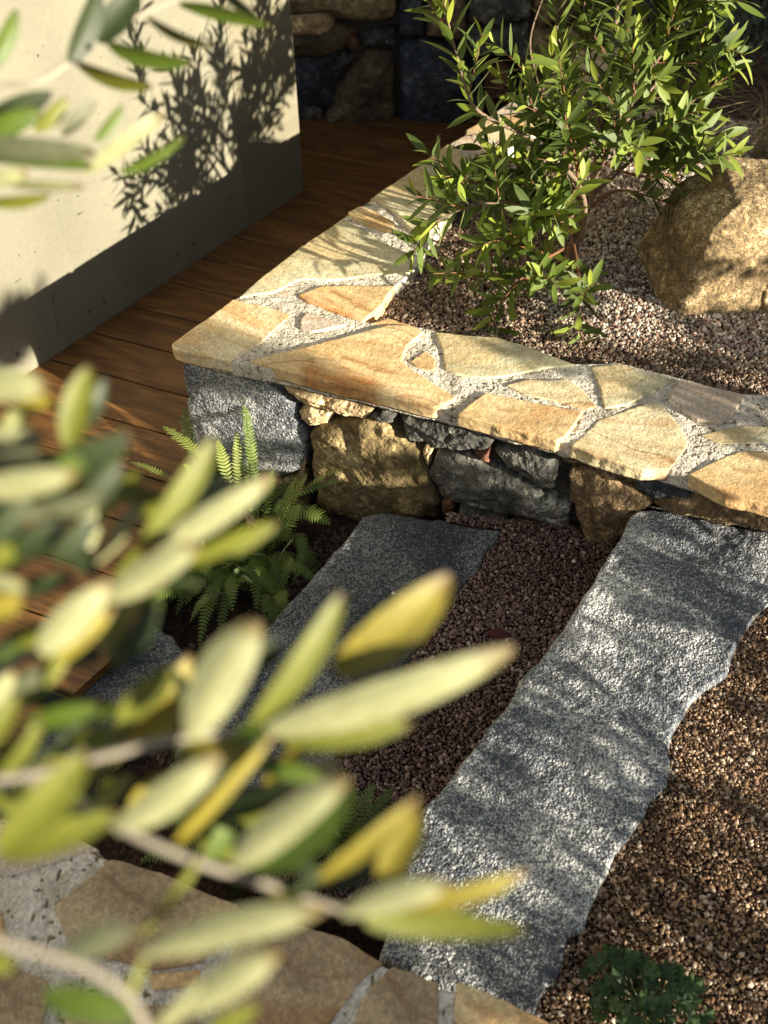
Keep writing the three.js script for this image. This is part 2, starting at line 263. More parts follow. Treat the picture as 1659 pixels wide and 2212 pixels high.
// ---------------------------------------------------------------- the pale wall on the left
{
  const w = thing('concrete_wall', 'pale smooth concrete wall standing on the timber deck, dappled with leaf shadows', 'wall', ww0.clone());
  const len = ww1.clone().sub(ww0).length(), back = (p) => add(p, WN, -0.22), split = add(ww1, WD, -0.262);
  const q = (p, n) => xz(add(p, WN, n));
  part('panel', local(prism([q(add(ww0, WD, -3), 0), q(split, 0), q(split, -0.22), q(add(ww0, WD, -3), -0.22)], -0.05, 2.3), w), concrete, w);
  part('panel', local(prism([q(add(split, WD, 0.0006), 0.0015), q(ww1, 0.0015), q(ww1, -0.22), q(add(split, WD, 0.0006), -0.22)], -0.05, 2.3), w), boarded, w, { label: 'end panel marked by the grain of its formwork boards' });
  const pitShadeMat = new THREE.MeshStandardMaterial({ color: new THREE.Color(0.1, 0.095, 0.085), roughness: 1 });  // dark beads on the face; their colour stands in for shade inside holes
  for (const [x, y, r] of [[418, 527, 5], [383, 551, 5], [225, 652, 4], [193, 673, 4.5], [38, 765, 6], [262, 595, 2], [300, 590, 2], [150, 740, 2.5], [82, 120, 3]]) {
    const p = onWall(x, y, ww0, WN), R = r * 0.0011, g = new THREE.SphereGeometry(R, 10, 6); g.scale(1, 1.25, 0.22).rotateY(Math.atan2(WN.x, WN.z)).translate(p.x, p.y, p.z); part('hole', local(g, w), pitShadeMat, w);
  }
  // the lip left between two sheets of formwork
  for (const [a, b] of [[[112, 637], [131, 620]], [[112, 637], [127, 720]]]) {
    const p = onWall(...a, ww0, WN), r = onWall(...b, ww0, WN), d = r.clone().sub(p), g = new THREE.BoxGeometry(d.length(), 0.004, 0.003);
    const m = new THREE.Matrix4().makeBasis(d.clone().normalize(), V3(0, 0, 0).crossVectors(WN, d.clone().normalize()), WN.clone()); m.setPosition(p.clone().add(r).multiplyScalar(0.5)); g.applyMatrix4(m); part('seam', local(g, w), concrete, w);
  }
}

// ---------------------------------------------------------------- the planter's stone walls
const planter = thing('planter_wall', 'low stone planter wall with flagstone capping, its sharp corner by the timber deck', 'wall', corner.clone());
function caps(list, parent, y, thick) {
  list.forEach(([pxs, m, turn, extra], i) => {
    const seed = 100 + i * 7 + (parent.id || 0) % 1; const lift = (hash3(i, 5, 5) - 0.5) * 0.006;
    const g = stone({ O: V3(0, y + lift, 0), ...FLAT, poly: lay(pxs, y), seed, depth: thick, edge: 0.0022, jag: 0.003, rough: 0.0007, freq: 9, n: 220, rings: 20, turn: turn * Math.PI / 180, sides: 8, sideRough: 0.0045, ...extra });
    part('flagstone', local(g, parent), FLAG[m], parent);
  });
}
caps([
  [[[370, 741], [504, 645], [556, 655], [632, 677], [540, 757], [502, 779], [400, 758], [376, 750]], 0, 38],
  [[[538, 781], [600, 766], [756, 725], [840, 702], [890, 704], [915, 717], [880, 745], [866, 782], [900, 806], [945, 835], [988, 862], [940, 882], [868, 864], [732, 832], [612, 801]], 1, 10, { n: 300 }],
  [[[884, 781], [920, 757], [942, 777], [936, 799], [900, 792]], 3, 20, { n: 80 }],
  [[[940, 717], [1064, 727], [1160, 756], [1242, 787], [1170, 794], [1112, 808], [1050, 816], [988, 808], [961, 799], [956, 756]], 2, 0],
  [[[1093, 832], [1131, 820], [1227, 818], [1261, 842], [1287, 876], [1271, 885], [1199, 866], [1131, 851]], 4, 0],
  [[[1047, 849], [1131, 866], [1259, 890], [1222, 943], [1203, 955], [1093, 925], [988, 897], [1007, 878]], 3, 5],
  [[[1275, 792], [1343, 785], [1396, 806], [1451, 823], [1396, 852], [1352, 873], [1307, 880], [1299, 847]], 2, -8],
  [[[1467, 823], [1612, 856], [1578, 900], [1554, 914], [1506, 909], [1443, 866], [1453, 842]], 5, 30],
  [[[1293, 904], [1415, 864], [1451, 895], [1487, 952], [1470, 990], [1450, 1010], [1391, 1012], [1314, 992], [1235, 961], [1266, 933]], 4, 20],
  [[[1516, 938], [1568, 924], [1626, 916], [1672, 922], [1672, 952], [1554, 957]], 2, 0],
  [[[1488, 1022], [1597, 972], [1740, 975], [1740, 1110], [1573, 1068]], 3, 10],
  [[[644, 636], [692, 616], [852, 616], [828, 653], [784, 693], [732, 677], [664, 653]], 1, 25],
  [[[664, 677], [748, 701], [672, 717], [648, 709], [652, 689]], 5, 0, { n: 100 }],
  [[[800, 697], [838, 686], [888, 700], [850, 703]], 3, 0, { n: 80 }],
  [[[515, 642], [554, 607], [604, 568], [660, 526], [739, 472], [770, 487], [812, 510], [856, 535], [888, 556], [893, 578], [884, 588], [800, 591], [744, 602], [644, 602], [590, 630], [548, 636]], 2, 35, { n: 280 }],
  [[[752, 460], [778, 447], [814, 459], [854, 482], [850, 500], [822, 496], [772, 476]], 3, 0, { n: 90 }],
  [[[800, 431], [870, 384], [912, 355], [960, 372], [1000, 410], [975, 470], [920, 505], [885, 495], [856, 460], [817, 434]], 2, 40],
  [[[913, 349], [967, 311], [988, 326], [1040, 372], [1030, 398], [975, 372]], 2, 30],
  [[[972, 309], [1006, 290], [1064, 306], [1105, 345], [1070, 368], [1010, 345]], 5, 30],
  [[[1006, 283], [1040, 263], [1128, 243], [1160, 262], [1130, 318], [1075, 300]], 0, 60],
  [[[1052, 256], [1110, 215], [1150, 188], [1215, 205], [1200, 250], [1165, 256]], 5, 60],
  [[[1158, 180], [1205, 146], [1270, 160], [1285, 190], [1225, 202]], 0, 60],
  [[[1212, 141], [1252, 112], [1300, 90], [1350, 110], [1320, 160], [1280, 158]], 0, 60],
], planter, TOP, 0.029);
// bedding mortar between the flagstones
const mort = (pxs, y, parent, seed, extra) => part('mortar', local(stone({ O: V3(0, y, 0), ...FLAT, poly: lay(pxs, y), seed, depth: 0.03, edge: 0.008, jag: 0.004, rough: 0.0018, freq: 40, n: 400, rings: 60, wide: true, fine: 0.6, ...extra }), parent), mortar, parent);
mort([[386, 748], [505, 783], [600, 800], [940, 879], [1200, 951], [1440, 1012], [1740, 1106], [1740, 858], [1612, 852], [1343, 783], [1280, 787], [1240, 784], [940, 713], [880, 699], [780, 692], [640, 640], [520, 645]], TOP - 0.004, planter, 7);
mort([[400, 726], [518, 640], [741, 471], [1003, 303], [1240, 126], [1300, 95], [1350, 112], [1180, 262], [1010, 400], [895, 582], [852, 620], [785, 694], [560, 690]], TOP - 0.0055, planter, 9);
// pebbles pressed into the mortar
for (const [x, y, a, b, m] of [[612, 633, 24, 13, 'pale'], [626, 726, 25, 11, 'pale'], [1520, 972, 22, 13, 'dark'], [1627, 884, 22, 12, 'red'], [985, 832, 26, 10, 'grey']]) {
  const p = []; for (let k = 0; k < 14; k++) p.push([x + a * Math.cos(k / 7 * Math.PI), y + b * Math.sin(k / 7 * Math.PI)]);
  const mat = m === 'dark' ? ROCK.dark : m === 'red' ? ROCK.red : m === 'grey' ? ROCK.dark : FLAG[5];
  part('pebble', local(stone({ O: V3(0, TOP - 0.006, 0), ...FLAT, poly: lay(p, TOP), seed: x, depth: 0.02, edge: 0.008, dome: 0.004, jag: 0.002, n: 60, rings: 10 }), planter), mat, planter);
}
// the wall's front face
const faceP = add(cf, DN, 0), faceN = DN.clone().negate();
const FACE = { O: faceP, U: D, V: V3(0, 1, 0), N: faceN };
const onFace = (pxs, P, n, U) => pxs.map(([a, b]) => { const p = onWall(a, b, P, n).sub(P); return [p.dot(U), p.y]; });
[
  ['granite', [[388, 779], [404, 782], [465, 797], [523, 811], [587, 829], [606, 839], [619, 864], [638, 887], [647, 922], [654, 960], [657, 1012], [590, 1040], [490, 1060], [425, 1040], [411, 935], [398, 836]], 0.02],
  ['tan', [[596, 824], [660, 839], [747, 866], [807, 882], [793, 906], [772, 904], [708, 890], [644, 871], [631, 858]], 0.022],
  ['tan', [[644, 893], [667, 884], [708, 893], [705, 916], [667, 922], [647, 909]], 0.012],
  ['olive', [[666, 932], [692, 916], [784, 906], [836, 920], [864, 944], [908, 976], [932, 1040], [948, 1088], [948, 1122], [772, 1125], [690, 1110], [668, 1000]], 0.03],
  ['dark', [[796, 896], [824, 884], [856, 900], [852, 916], [820, 916]], 0.016],
  ['dark', [[867, 905], [959, 917], [1035, 931], [1069, 955], [1055, 972], [997, 981], [920, 962], [872, 943]], 0.02],
  ['dark', [[935, 981], [983, 981], [1016, 990], [1055, 1012], [1088, 1022], [1151, 1050], [1180, 1077], [1227, 1101], [1227, 1144], [1151, 1125], [1031, 1096], [954, 1077], [925, 1029]], 0.03],
  ['dark', [[1069, 978], [1131, 962], [1199, 996], [1204, 1029], [1194, 1058], [1151, 1042], [1088, 1013]], 0.02],
  ['red', [[1016, 979], [1055, 974], [1060, 1003], [1035, 998]], 0.01],
  ['brown', [[1232, 1020], [1280, 1020], [1367, 1058], [1407, 1087], [1380, 1120], [1343, 1155], [1323, 1182], [1271, 1172], [1242, 1115], [1227, 1058]], 0.032],
  ['brown', [[1199, 968], [1285, 998], [1340, 1018], [1280, 1012], [1213, 996]], 0.014],
  ['blue', [[1362, 1027], [1448, 1029], [1501, 1058], [1487, 1082], [1410, 1082], [1371, 1058]], 0.018],
  ['brown', [[1415, 1089], [1506, 1063], [1700, 1116], [1700, 1150], [1535, 1130]], 0.02],
  ['red', [[955, 1086], [975, 1082], [977, 1112], [953, 1120]], 0.012],
  ['dark', [[985, 1096], [1091, 1124], [1091, 1148], [985, 1126]], 0.012],
  ['brown', [[1100, 1130], [1225, 1152], [1228, 1190], [1110, 1165]], 0.012],
  ['olive', [[560, 1050], [660, 1024], [664, 1108], [580, 1130]], 0.015],
  ['tan', [[918, 968], [934, 966], [926, 1010], [912, 985]], 0.008],
].forEach(([m, pxs, relief], i) => part('stone', local(stone({ ...FACE, poly: onFace(pxs, faceP, faceN, D), seed: 300 + i * 5, depth: 0.07, dome: relief * 0.7, edge: 0.011, jag: 0.008, rough: 0.0045, freq: 26, facets: 0.011, fine: 0.5, n: 220, rings: 40, sideRough: 0.004, turn: i, ...(m === 'granite' ? { facets: 0.004, rough: 0.0022, dome: 0.01 } : {}) }), planter), m === 'granite' ? granite : ROCK[m], planter));
// core of both arms, set back behind the face stones
part('core', local(prism([add(cf, DN, 0.035, D, 0.03), add(cf, DN, 0.035, D, 2.4), add(cf, DN, 0.2, D, 2.4), add(cf, DN, 0.2, D, 0.1)].map(xz), -0.24, TOP - 0.034), planter), darkJoint, planter);
part('core', local(prism([add(cf, E2, 0.04, D, 0.03), add(cf, E2, 2.02, D, 0.03), add(cf, E2, 2.02, D, 0.2), add(cf, E2, 0.1, D, 0.2)].map(xz), -0.24, TOP - 0.0345), planter), darkJoint, planter);
// the face towards the deck
{
  const N2 = EP.clone().negate(), R = rng(5); let k = 0;
  for (let row = 0, y = -0.02; y < 0.28; row++) {
    const h = row ? 0.13 : 0.17; let s = 0.02 + row * 0.06;
    while (s < 1.95) { const w = 0.16 + R() * 0.16, a = s + 0.008, b = Math.min(1.99, s + w - 0.008), j = () => (R() - 0.5) * 0.025;
      part('stone', local(stone({ O: cf, U: E2, V: V3(0, 1, 0), N: N2, poly: [[a + j(), y + 0.006], [b + j(), y + 0.006 + Math.abs(j())], [b + j(), Math.min(0.298, y + h - 0.006)], [a + j(), Math.min(0.298, y + h - 0.006)]], seed: 400 + k++, depth: 0.06, dome: 0.015, edge: 0.012, jag: 0.006, rough: 0.004, n: 60, rings: 8, facets: 0.006 }), planter), [ROCK.dark, ROCK.olive, ROCK.brown, ROCK.blue][Math.floor(R() * 4)], planter); s += w; }
    y += h;
  }
}

// ---------------------------------------------------------------- the second wall, at the photographer's feet
{
  const w = thing('flagstone_wall', 'flagstone capped wall at the near end of the stone steps, below the olive twigs', 'wall', at(500, 1960, 0));
  w.position.y = 0;
  caps([
    [[[58, 1768], [120, 1784], [212, 1834], [120, 1862], [0, 1895], [-60, 1860], [-40, 1790]], 5, 0],
    [[[240, 1856], [360, 1894], [450, 1932], [520, 1955], [480, 2030], [440, 2075], [330, 2095], [155, 2045], [115, 1960]], 6, 10],
    [[[560, 1965], [657, 1999], [749, 2031], [828, 2080], [780, 2120], [715, 2212], [690, 2260], [470, 2260], [470, 2160], [500, 2060]], 6, 25],
    [[[848, 2086], [900, 2108], [945, 2126], [944, 2190], [940, 2270], [750, 2270], [770, 2190], [800, 2130]], 6, 40],
    [[[988, 2119], [1037, 2134], [1117, 2170], [1200, 2216], [1230, 2290], [1000, 2290], [985, 2200]], 3, 20],
    [[[-80, 2080], [20, 2085], [100, 2120], [112, 2150], [70, 2270], [-80, 2270]], 6, 30],
    [[[320, 2105], [430, 2095], [425, 2125], [330, 2140]], 3, 0, { n: 90 }],
    [[[-80, 1960], [0, 1970], [18, 2030], [-80, 2050]], 3, 0, { n: 90 }],
    [[[160, 2140], [300, 2170], [420, 2170], [430, 2290], [110, 2290]], 6, 60],
  ], w, TOP, 0.032);
  mort([[-100, 1745], [62, 1780], [232, 1856], [448, 1936], [655, 2006], [832, 2090], [948, 2140], [1035, 2146], [1196, 2226], [1196, 2330], [-100, 2330]], TOP - 0.004, w, 17);
  const p = []; for (let k = 0; k < 14; k++) p.push([56 + 25 * Math.cos(k / 7 * Math.PI), 1938 + 20 * Math.sin(k / 7 * Math.PI)]);
  part('pebble', local(stone({ O: V3(0, TOP - 0.006, 0), ...FLAT, poly: lay(p, TOP), seed: 3, depth: 0.02, edge: 0.008, dome: 0.004, n: 60, rings: 10 }), w), FLAG[5], w);
  const a = at(-100, 1745, TOP), b = at(1190, 2222, TOP), d = b.clone().sub(a); d.y = 0; d.normalize(); const n = V3(-d.z, 0, d.x); if (n.z < 0) n.negate();
  const pt = (s, t) => xz(add(a, d, s, n, t));
  const len = b.clone().sub(a).length() + 0.1;
  part('core', local(prism([pt(-0.2, 0.03), pt(len, 0.03), pt(len, 0.24), pt(-0.2, 0.24)], -0.24, TOP - 0.034), w), darkJoint, w);
  const R = rng(8); let k = 0;
  for (let y = -0.05, row = 0; y < 0.28; y += 0.15, row++) for (let s = -0.15 + row * 0.07; s < len - 0.1;) {
    const ww = 0.15 + R() * 0.14, e = Math.min(len, s + ww - 0.01), t = Math.min(0.298, y + 0.142), j = () => (R() - 0.5) * 0.02;
    part('stone', local(stone({ O: add(V3(a.x, 0, a.z), n, 0.012), U: d, V: V3(0, 1, 0), N: n.clone().negate(), poly: [[s + j(), y], [e + j(), y], [e + j(), t], [s + j(), t]], seed: 500 + k++, depth: 0.06, dome: 0.014, edge: 0.012, jag: 0.006, rough: 0.004, n: 60, rings: 8, facets: 0.006 }), w), [ROCK.dark, ROCK.olive, ROCK.brown][Math.floor(R() * 3)], w); s += ww;
  }
}

// ---------------------------------------------------------------- three granite step slabs
const shadedGranite = granite.clone(); shadedGranite.color.setRGB(0.5, 0.51, 0.52);  // granite tinted down so the two lower slabs carry their shade in colour
function step(pxs, y, depth, label, seed, extra) {
  const c = at(...pxs[0], y), g = stone({ O: V3(0, y, 0), ...FLAT, poly: lay(pxs, y), seed, depth, edge: 0.016, jag: 0.0055, rough: 0.005, freq: 12, facets: 0.007, fine: 0.5, n: 760, rings: 110, sides: 14, sideRough: 0.012, wide: true, round: 1, batter: 0.004, ...extra });
  const t = thing('stone_step', label, 'step', V3(c.x, y - depth, c.z), 'granite slabs of the garden steps'); part('slab', local(g, t), extra?.dark ? shadedGranite : granite, t);
}
step([[1362, 1110], [1380, 1096], [1404, 1091], [1450, 1100], [1500, 1115], [1600, 1130], [1720, 1158], [1715, 1270], [1659, 1303], [1638, 1321], [1602, 1379], [1587, 1422], [1573, 1454], [1530, 1483], [1487, 1526], [1461, 1577], [1451, 1620], [1443, 1692], [1411, 1727], [1379, 1785], [1335, 1839], [1314, 1893], [1292, 1933], [1271, 1976], [1263, 2008], [1227, 2019], [1213, 2041], [1211, 2102], [1170, 2145], [1152, 2200], [1000, 2160], [820, 2070], [850, 1960], [880, 1840], [915, 1742], [939, 1726], [1062, 1555], [1091, 1530], [1127, 1465], [1159, 1433], [1202, 1368], [1220, 1350], [1263, 1278], [1281, 1256], [1314, 1195], [1343, 1155]], 0.2, 0.15, 'broad pale speckled granite step slab dappled by sunlight, highest of the three', 61);
const STEP_MIDDLE = [[560, 1370], [650, 1265], [745, 1165], [786, 1108], [830, 1102], [880, 1107], [970, 1124], [1087, 1139], [1075, 1165], [1050, 1190], [1040, 1225], [1000, 1265], [960, 1320], [880, 1430], [800, 1525], [727, 1622], [719, 1658], [640, 1690], [500, 1720], [360, 1700], [380, 1600], [470, 1480]];
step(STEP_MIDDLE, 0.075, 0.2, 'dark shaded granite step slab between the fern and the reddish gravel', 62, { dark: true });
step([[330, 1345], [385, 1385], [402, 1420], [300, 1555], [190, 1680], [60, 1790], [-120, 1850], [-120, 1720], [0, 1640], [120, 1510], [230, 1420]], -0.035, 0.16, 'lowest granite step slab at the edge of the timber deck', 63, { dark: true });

// ---------------------------------------------------------------- boulder
{
  const b = thing('boulder', 'large ochre boulder with a flat top on the planter gravel', 'boulder', V3(0.815, BED, -1.8));
  const g = new THREE.IcosahedronGeometry(1, 60), p = g.attributes.position, v = V3(0, 0, 0);
  const planes = [[V3(0.05, 1, 0.1), 0.155], [V3(0.02, 0.12, 1), 0.1], [V3(-1, 0.2, 0.12), 0.172], [V3(-0.75, 0.62, 0.1), 0.176], [V3(0, 0.2, -1), 0.115], [V3(1, 0.2, 0.1), 0.2], [V3(0.1, 0.78, 0.66), 0.158], [V3(-0.72, 0.16, 0.7), 0.172], [V3(0.6, 0.1, 0.75), 0.165], [V3(0, -1, 0), 0.15]].map(([n, d]) => [n.normalize(), d]);
  const uv = [];
  for (let i = 0; i < p.count; i++) {
    v.fromBufferAttribute(p, i).normalize(); const dir = v.clone(); let r = 0.4;
    for (const [n, d] of planes) { const k = n.dot(dir); if (k > 0.05) r = -0.005 * Math.log(Math.exp(-r / 0.005) + Math.exp(-(d / k) / 0.005)); }
    r *= 1 + 0.025 * fbm(dir.x * 3, dir.y * 3, dir.z * 3, 3) + 0.03 * (Math.abs(noise3(dir.x * 4 + 9, dir.y * 4, dir.z * 4)) - 0.4) + 0.008 * fbm(dir.x * 14, dir.y * 14, dir.z * 14, 4, 0.6) - 0.05 * sm(0.05, 0, Math.abs(dir.x - 0.22 - 0.25 * dir.y + 0.1 * fbm(dir.y * 5, dir.z * 5, 2, 2)));
    v.multiplyScalar(r); p.setXYZ(i, v.x, v.y, v.z);
  }
  const A = V3(0, 0, 0), Bv = V3(0, 0, 0), Cv = V3(0, 0, 0);
  for (let i = 0; i < p.count; i += 3) {
    A.fromBufferAttribute(p, i); Bv.fromBufferAttribute(p, i + 1); Cv.fromBufferAttribute(p, i + 2);
    const n = Bv.clone().sub(A).cross(Cv.clone().sub(A)), a = Math.abs(n.x), bb = Math.abs(n.y), cc = Math.abs(n.z);
    for (const q of [A, Bv, Cv]) bb > a && bb > cc ? uv.push(q.x, q.z) : a > cc ? uv.push(q.z, q.y) : uv.push(q.x, q.y);
  }
  g.setAttribute('uv', new THREE.Float32BufferAttribute(uv, 2)); g.deleteAttribute('normal');
  const keep = new THREE.BufferGeometry(); keep.setAttribute('position', p); keep.setAttribute('uv', g.attributes.uv); const soft = smooth(keep);
  soft.translate(0, 0.1, 0); part('rock', soft, ROCK.boulder, b);
}
function smooth(g) {                                 // shared normals for a geometry whose faces do not share corners
  g.computeVertexNormals(); const p = g.attributes.position, n = g.attributes.normal, map = new Map();
  const key = (i) => Math.round(p.getX(i) * 1e5) + ',' + Math.round(p.getY(i) * 1e5) + ',' + Math.round(p.getZ(i) * 1e5);
  for (let i = 0; i < p.count; i++) { const k = key(i), s = map.get(k) ?? map.set(k, [0, 0, 0]).get(k); s[0] += n.getX(i); s[1] += n.getY(i); s[2] += n.getZ(i); }
  for (let i = 0; i < p.count; i++) { const s = map.get(key(i)), l = Math.hypot(...s) || 1; n.setXYZ(i, s[0] / l, s[1] / l, s[2] / l); }
  return g;
}

// ---------------------------------------------------------------- the high stone wall behind
{
  const far = 3.26, w = thing('stone_wall', 'dark rubble stone wall in the shade behind the deck', 'wall', V3(-0.1, 0, -far));
  const P = V3(0, 0, -far), N = V3(0, 0, 1), U = V3(1, 0, 0), F = { O: P, U, V: V3(0, 1, 0), N };
  const R = rng(77); let k = 0;
  const put = (m, pxs, relief, proud = 0) => part('stone', local(stone({ ...F, O: V3(0, 0, -far + proud), poly: pxs[0].length === 2 && pxs.raw ? pxs : onFace(pxs, P, N, U), seed: 600 + k++ * 3, depth: 0.08, dome: relief, edge: 0.025, jag: 0.01, rough: 0.008, freq: 12, facets: 0.012, n: 110, rings: 16 }), w), ROCK[m], w);
  put('olive', [[560, -30], [855, -30], [857, 38], [800, 48], [700, 34], [560, 24]], 0.06);
  put('shadow', [[560, 44], [720, 48], [765, 68], [742, 108], [700, 126], [560, 126]], 0.03);
  put('dark', [[776, 74], [855, 62], [856, 100], [784, 104]], 0.02);
  put('red', [[750, 74], [770, 78], [776, 108], [760, 116], [748, 106]], 0.02);
  put('dark', [[694, 134], [742, 116], [762, 130], [722, 184], [678, 172]], 0.02);
  put('shadow', [[790, 110], [850, 112], [857, 272], [692, 272], [722, 192], [766, 142]], 0.05);
  put('dark', [[560, 134], [688, 138], [676, 180], [712, 196], [688, 272], [560, 272]], 0.03);
  put('blue', [[866, 86], [1002, 90], [1012, 268], [862, 262]], 0.015, 0.03);
  put('blue', [[860, -30], [912, -30], [915, 78], [863, 78]], 0.015, 0.03);
  put('brown', [[922, -30], [1004, -30], [1004, 82], [922, 78]], 0.03, 0.02);
  put('red', [[1046, 132], [1110, 146], [1112, 225], [1044, 225]], 0.05, 0.02);
  put('dark', [[1012, -30], [1150, -30], [1146, 40], [1080, 60], [1012, 50]], 0.04);
  put('dark', [[1012, 58], [1080, 66], [1140, 50], [1150, 136], [1040, 124], [1012, 120]], 0.04);
  put('brown', [[1158, -30], [1260, -30], [1250, 50], [1160, 60]], 0.04);
  put('olive', [[1156, 68], [1260, 58], [1330, 100], [1310, 180], [1160, 180], [1118, 140]], 0.04);
  put('dark', [[1266, -30], [1420, -30], [1400, 60], [1330, 90], [1262, 50]], 0.04);
  put('blue', [[1020, 128], [1040, 132], [1038, 262], [1020, 262]], 0.02);
  // courses above the picture and to its sides
  const cell = (a, b, c, d) => { const j = () => (R() - 0.5) * 0.06, q = [[a + j(), c], [b + j(), c + Math.abs(j())], [b + j(), d], [a + j(), d]]; q.raw = true; put(['dark', 'olive', 'brown', 'blue', 'tan'][Math.floor(R() * 5)], q, 0.03); };
  const yTop = onWall(800, -30, P, N).y;
  for (let y = yTop + 0.015; y < 2.3;) { const h = 0.2 + R() * 0.12; for (let x = -1.5; x < 0.95;) { const ww = 0.22 + R() * 0.3; cell(x, x + ww - 0.02, y, y + h - 0.02); x += ww; } y += h; }
  for (let y = 0; y < yTop; y += 0.24) for (let x = -1.5; x < -0.46; x += 0.34) cell(x, x + 0.32, y, Math.min(yTop, y + 0.225));
  part('core', local(prism([[-1.6, -far - 0.04], [1, -far - 0.04], [1, -far - 0.4], [-1.6, -far - 0.4]], -0.24, 2.3), w), darkJoint, w);
}

// ---------------------------------------------------------------- an added roof, out of view, that darkens the back of the deck
{
  const r = thing('added_roof', 'unseen timber roof added above the frame to darken the back of the deck', 'roof', V3(-0.3, 2.36, -2.9));
  for (let k = 0; k < 9; k++) part('plank', new THREE.BoxGeometry(2.9, 0.03, 0.148).translate(0, 0, -0.66 + k * 0.15), WOOD[k % 3], r);
  for (const x of [-1.3, 0, 1.3]) part('beam', new THREE.BoxGeometry(0.06, 0.14, 1.36).translate(x, 0.086, -0.06), WOOD[1], r);
}

// ---------------------------------------------------------------- leaves
const leafMat = (r, g, b, rough = 0.5, t = 0.35) => new THREE.MeshPhysicalMaterial({ color: new THREE.Color(r, g, b), roughness: rough, transmission: t, thickness: 0, side: THREE.DoubleSide });
// a single blade along +Y, unit length, facing +Z
function blade(width, bend, fold, nl = 8, shape = 0.9) {
  const pos = [], uv = [], idx = [];
  for (let i = 0; i <= nl; i++) { const t = i / nl, w = width / 2 * Math.pow(Math.sin(Math.PI * Math.min(0.999, Math.pow(t, shape) * 0.97 + 0.015)), 0.8); for (const s of [-1, 0, 1]) { pos.push(s * w, t, bend * (t * t) * -1 + Math.abs(s) * w * fold); uv.push(s * w, t); } }
  for (let i = 0; i < nl; i++) for (const k of [0, 1]) { const a = i * 3 + k; idx.push(a, a + 1, a + 3, a + 1, a + 4, a + 3); }
  const g = new THREE.BufferGeometry(); g.setAttribute('position', new THREE.Float32BufferAttribute(pos, 3)); g.setAttribute('uv', new THREE.Float32BufferAttribute(uv, 2)); g.setIndex(idx); g.computeVertexNormals(); return g;
}
const basis = (Y, Z) => { const y = Y.clone().normalize(), x = V3(0, 0, 0).crossVectors(y, Z).normalize(), z = V3(0, 0, 0).crossVectors(x, y); return new THREE.Matrix4().makeBasis(x, y, z); };
function tube(points, r0, r1, seg = 24, rad = 7) {
  const c = new THREE.CatmullRomCurve3(points), g = new THREE.TubeGeometry(c, seg, 1, rad, false), p = g.attributes.position, q = V3(0, 0, 0);
  for (let i = 0; i <= seg; i++) { c.getPointAt(i / seg, q); const r = lerp(r0, r1, i / seg); for (let k = 0; k <= rad; k++) { const a = i * (rad + 1) + k; p.setXYZ(a, q.x + (p.getX(a) - q.x) * r, q.y + (p.getY(a) - q.y) * r, q.z + (p.getZ(a) - q.z) * r); } }
  return g;
}

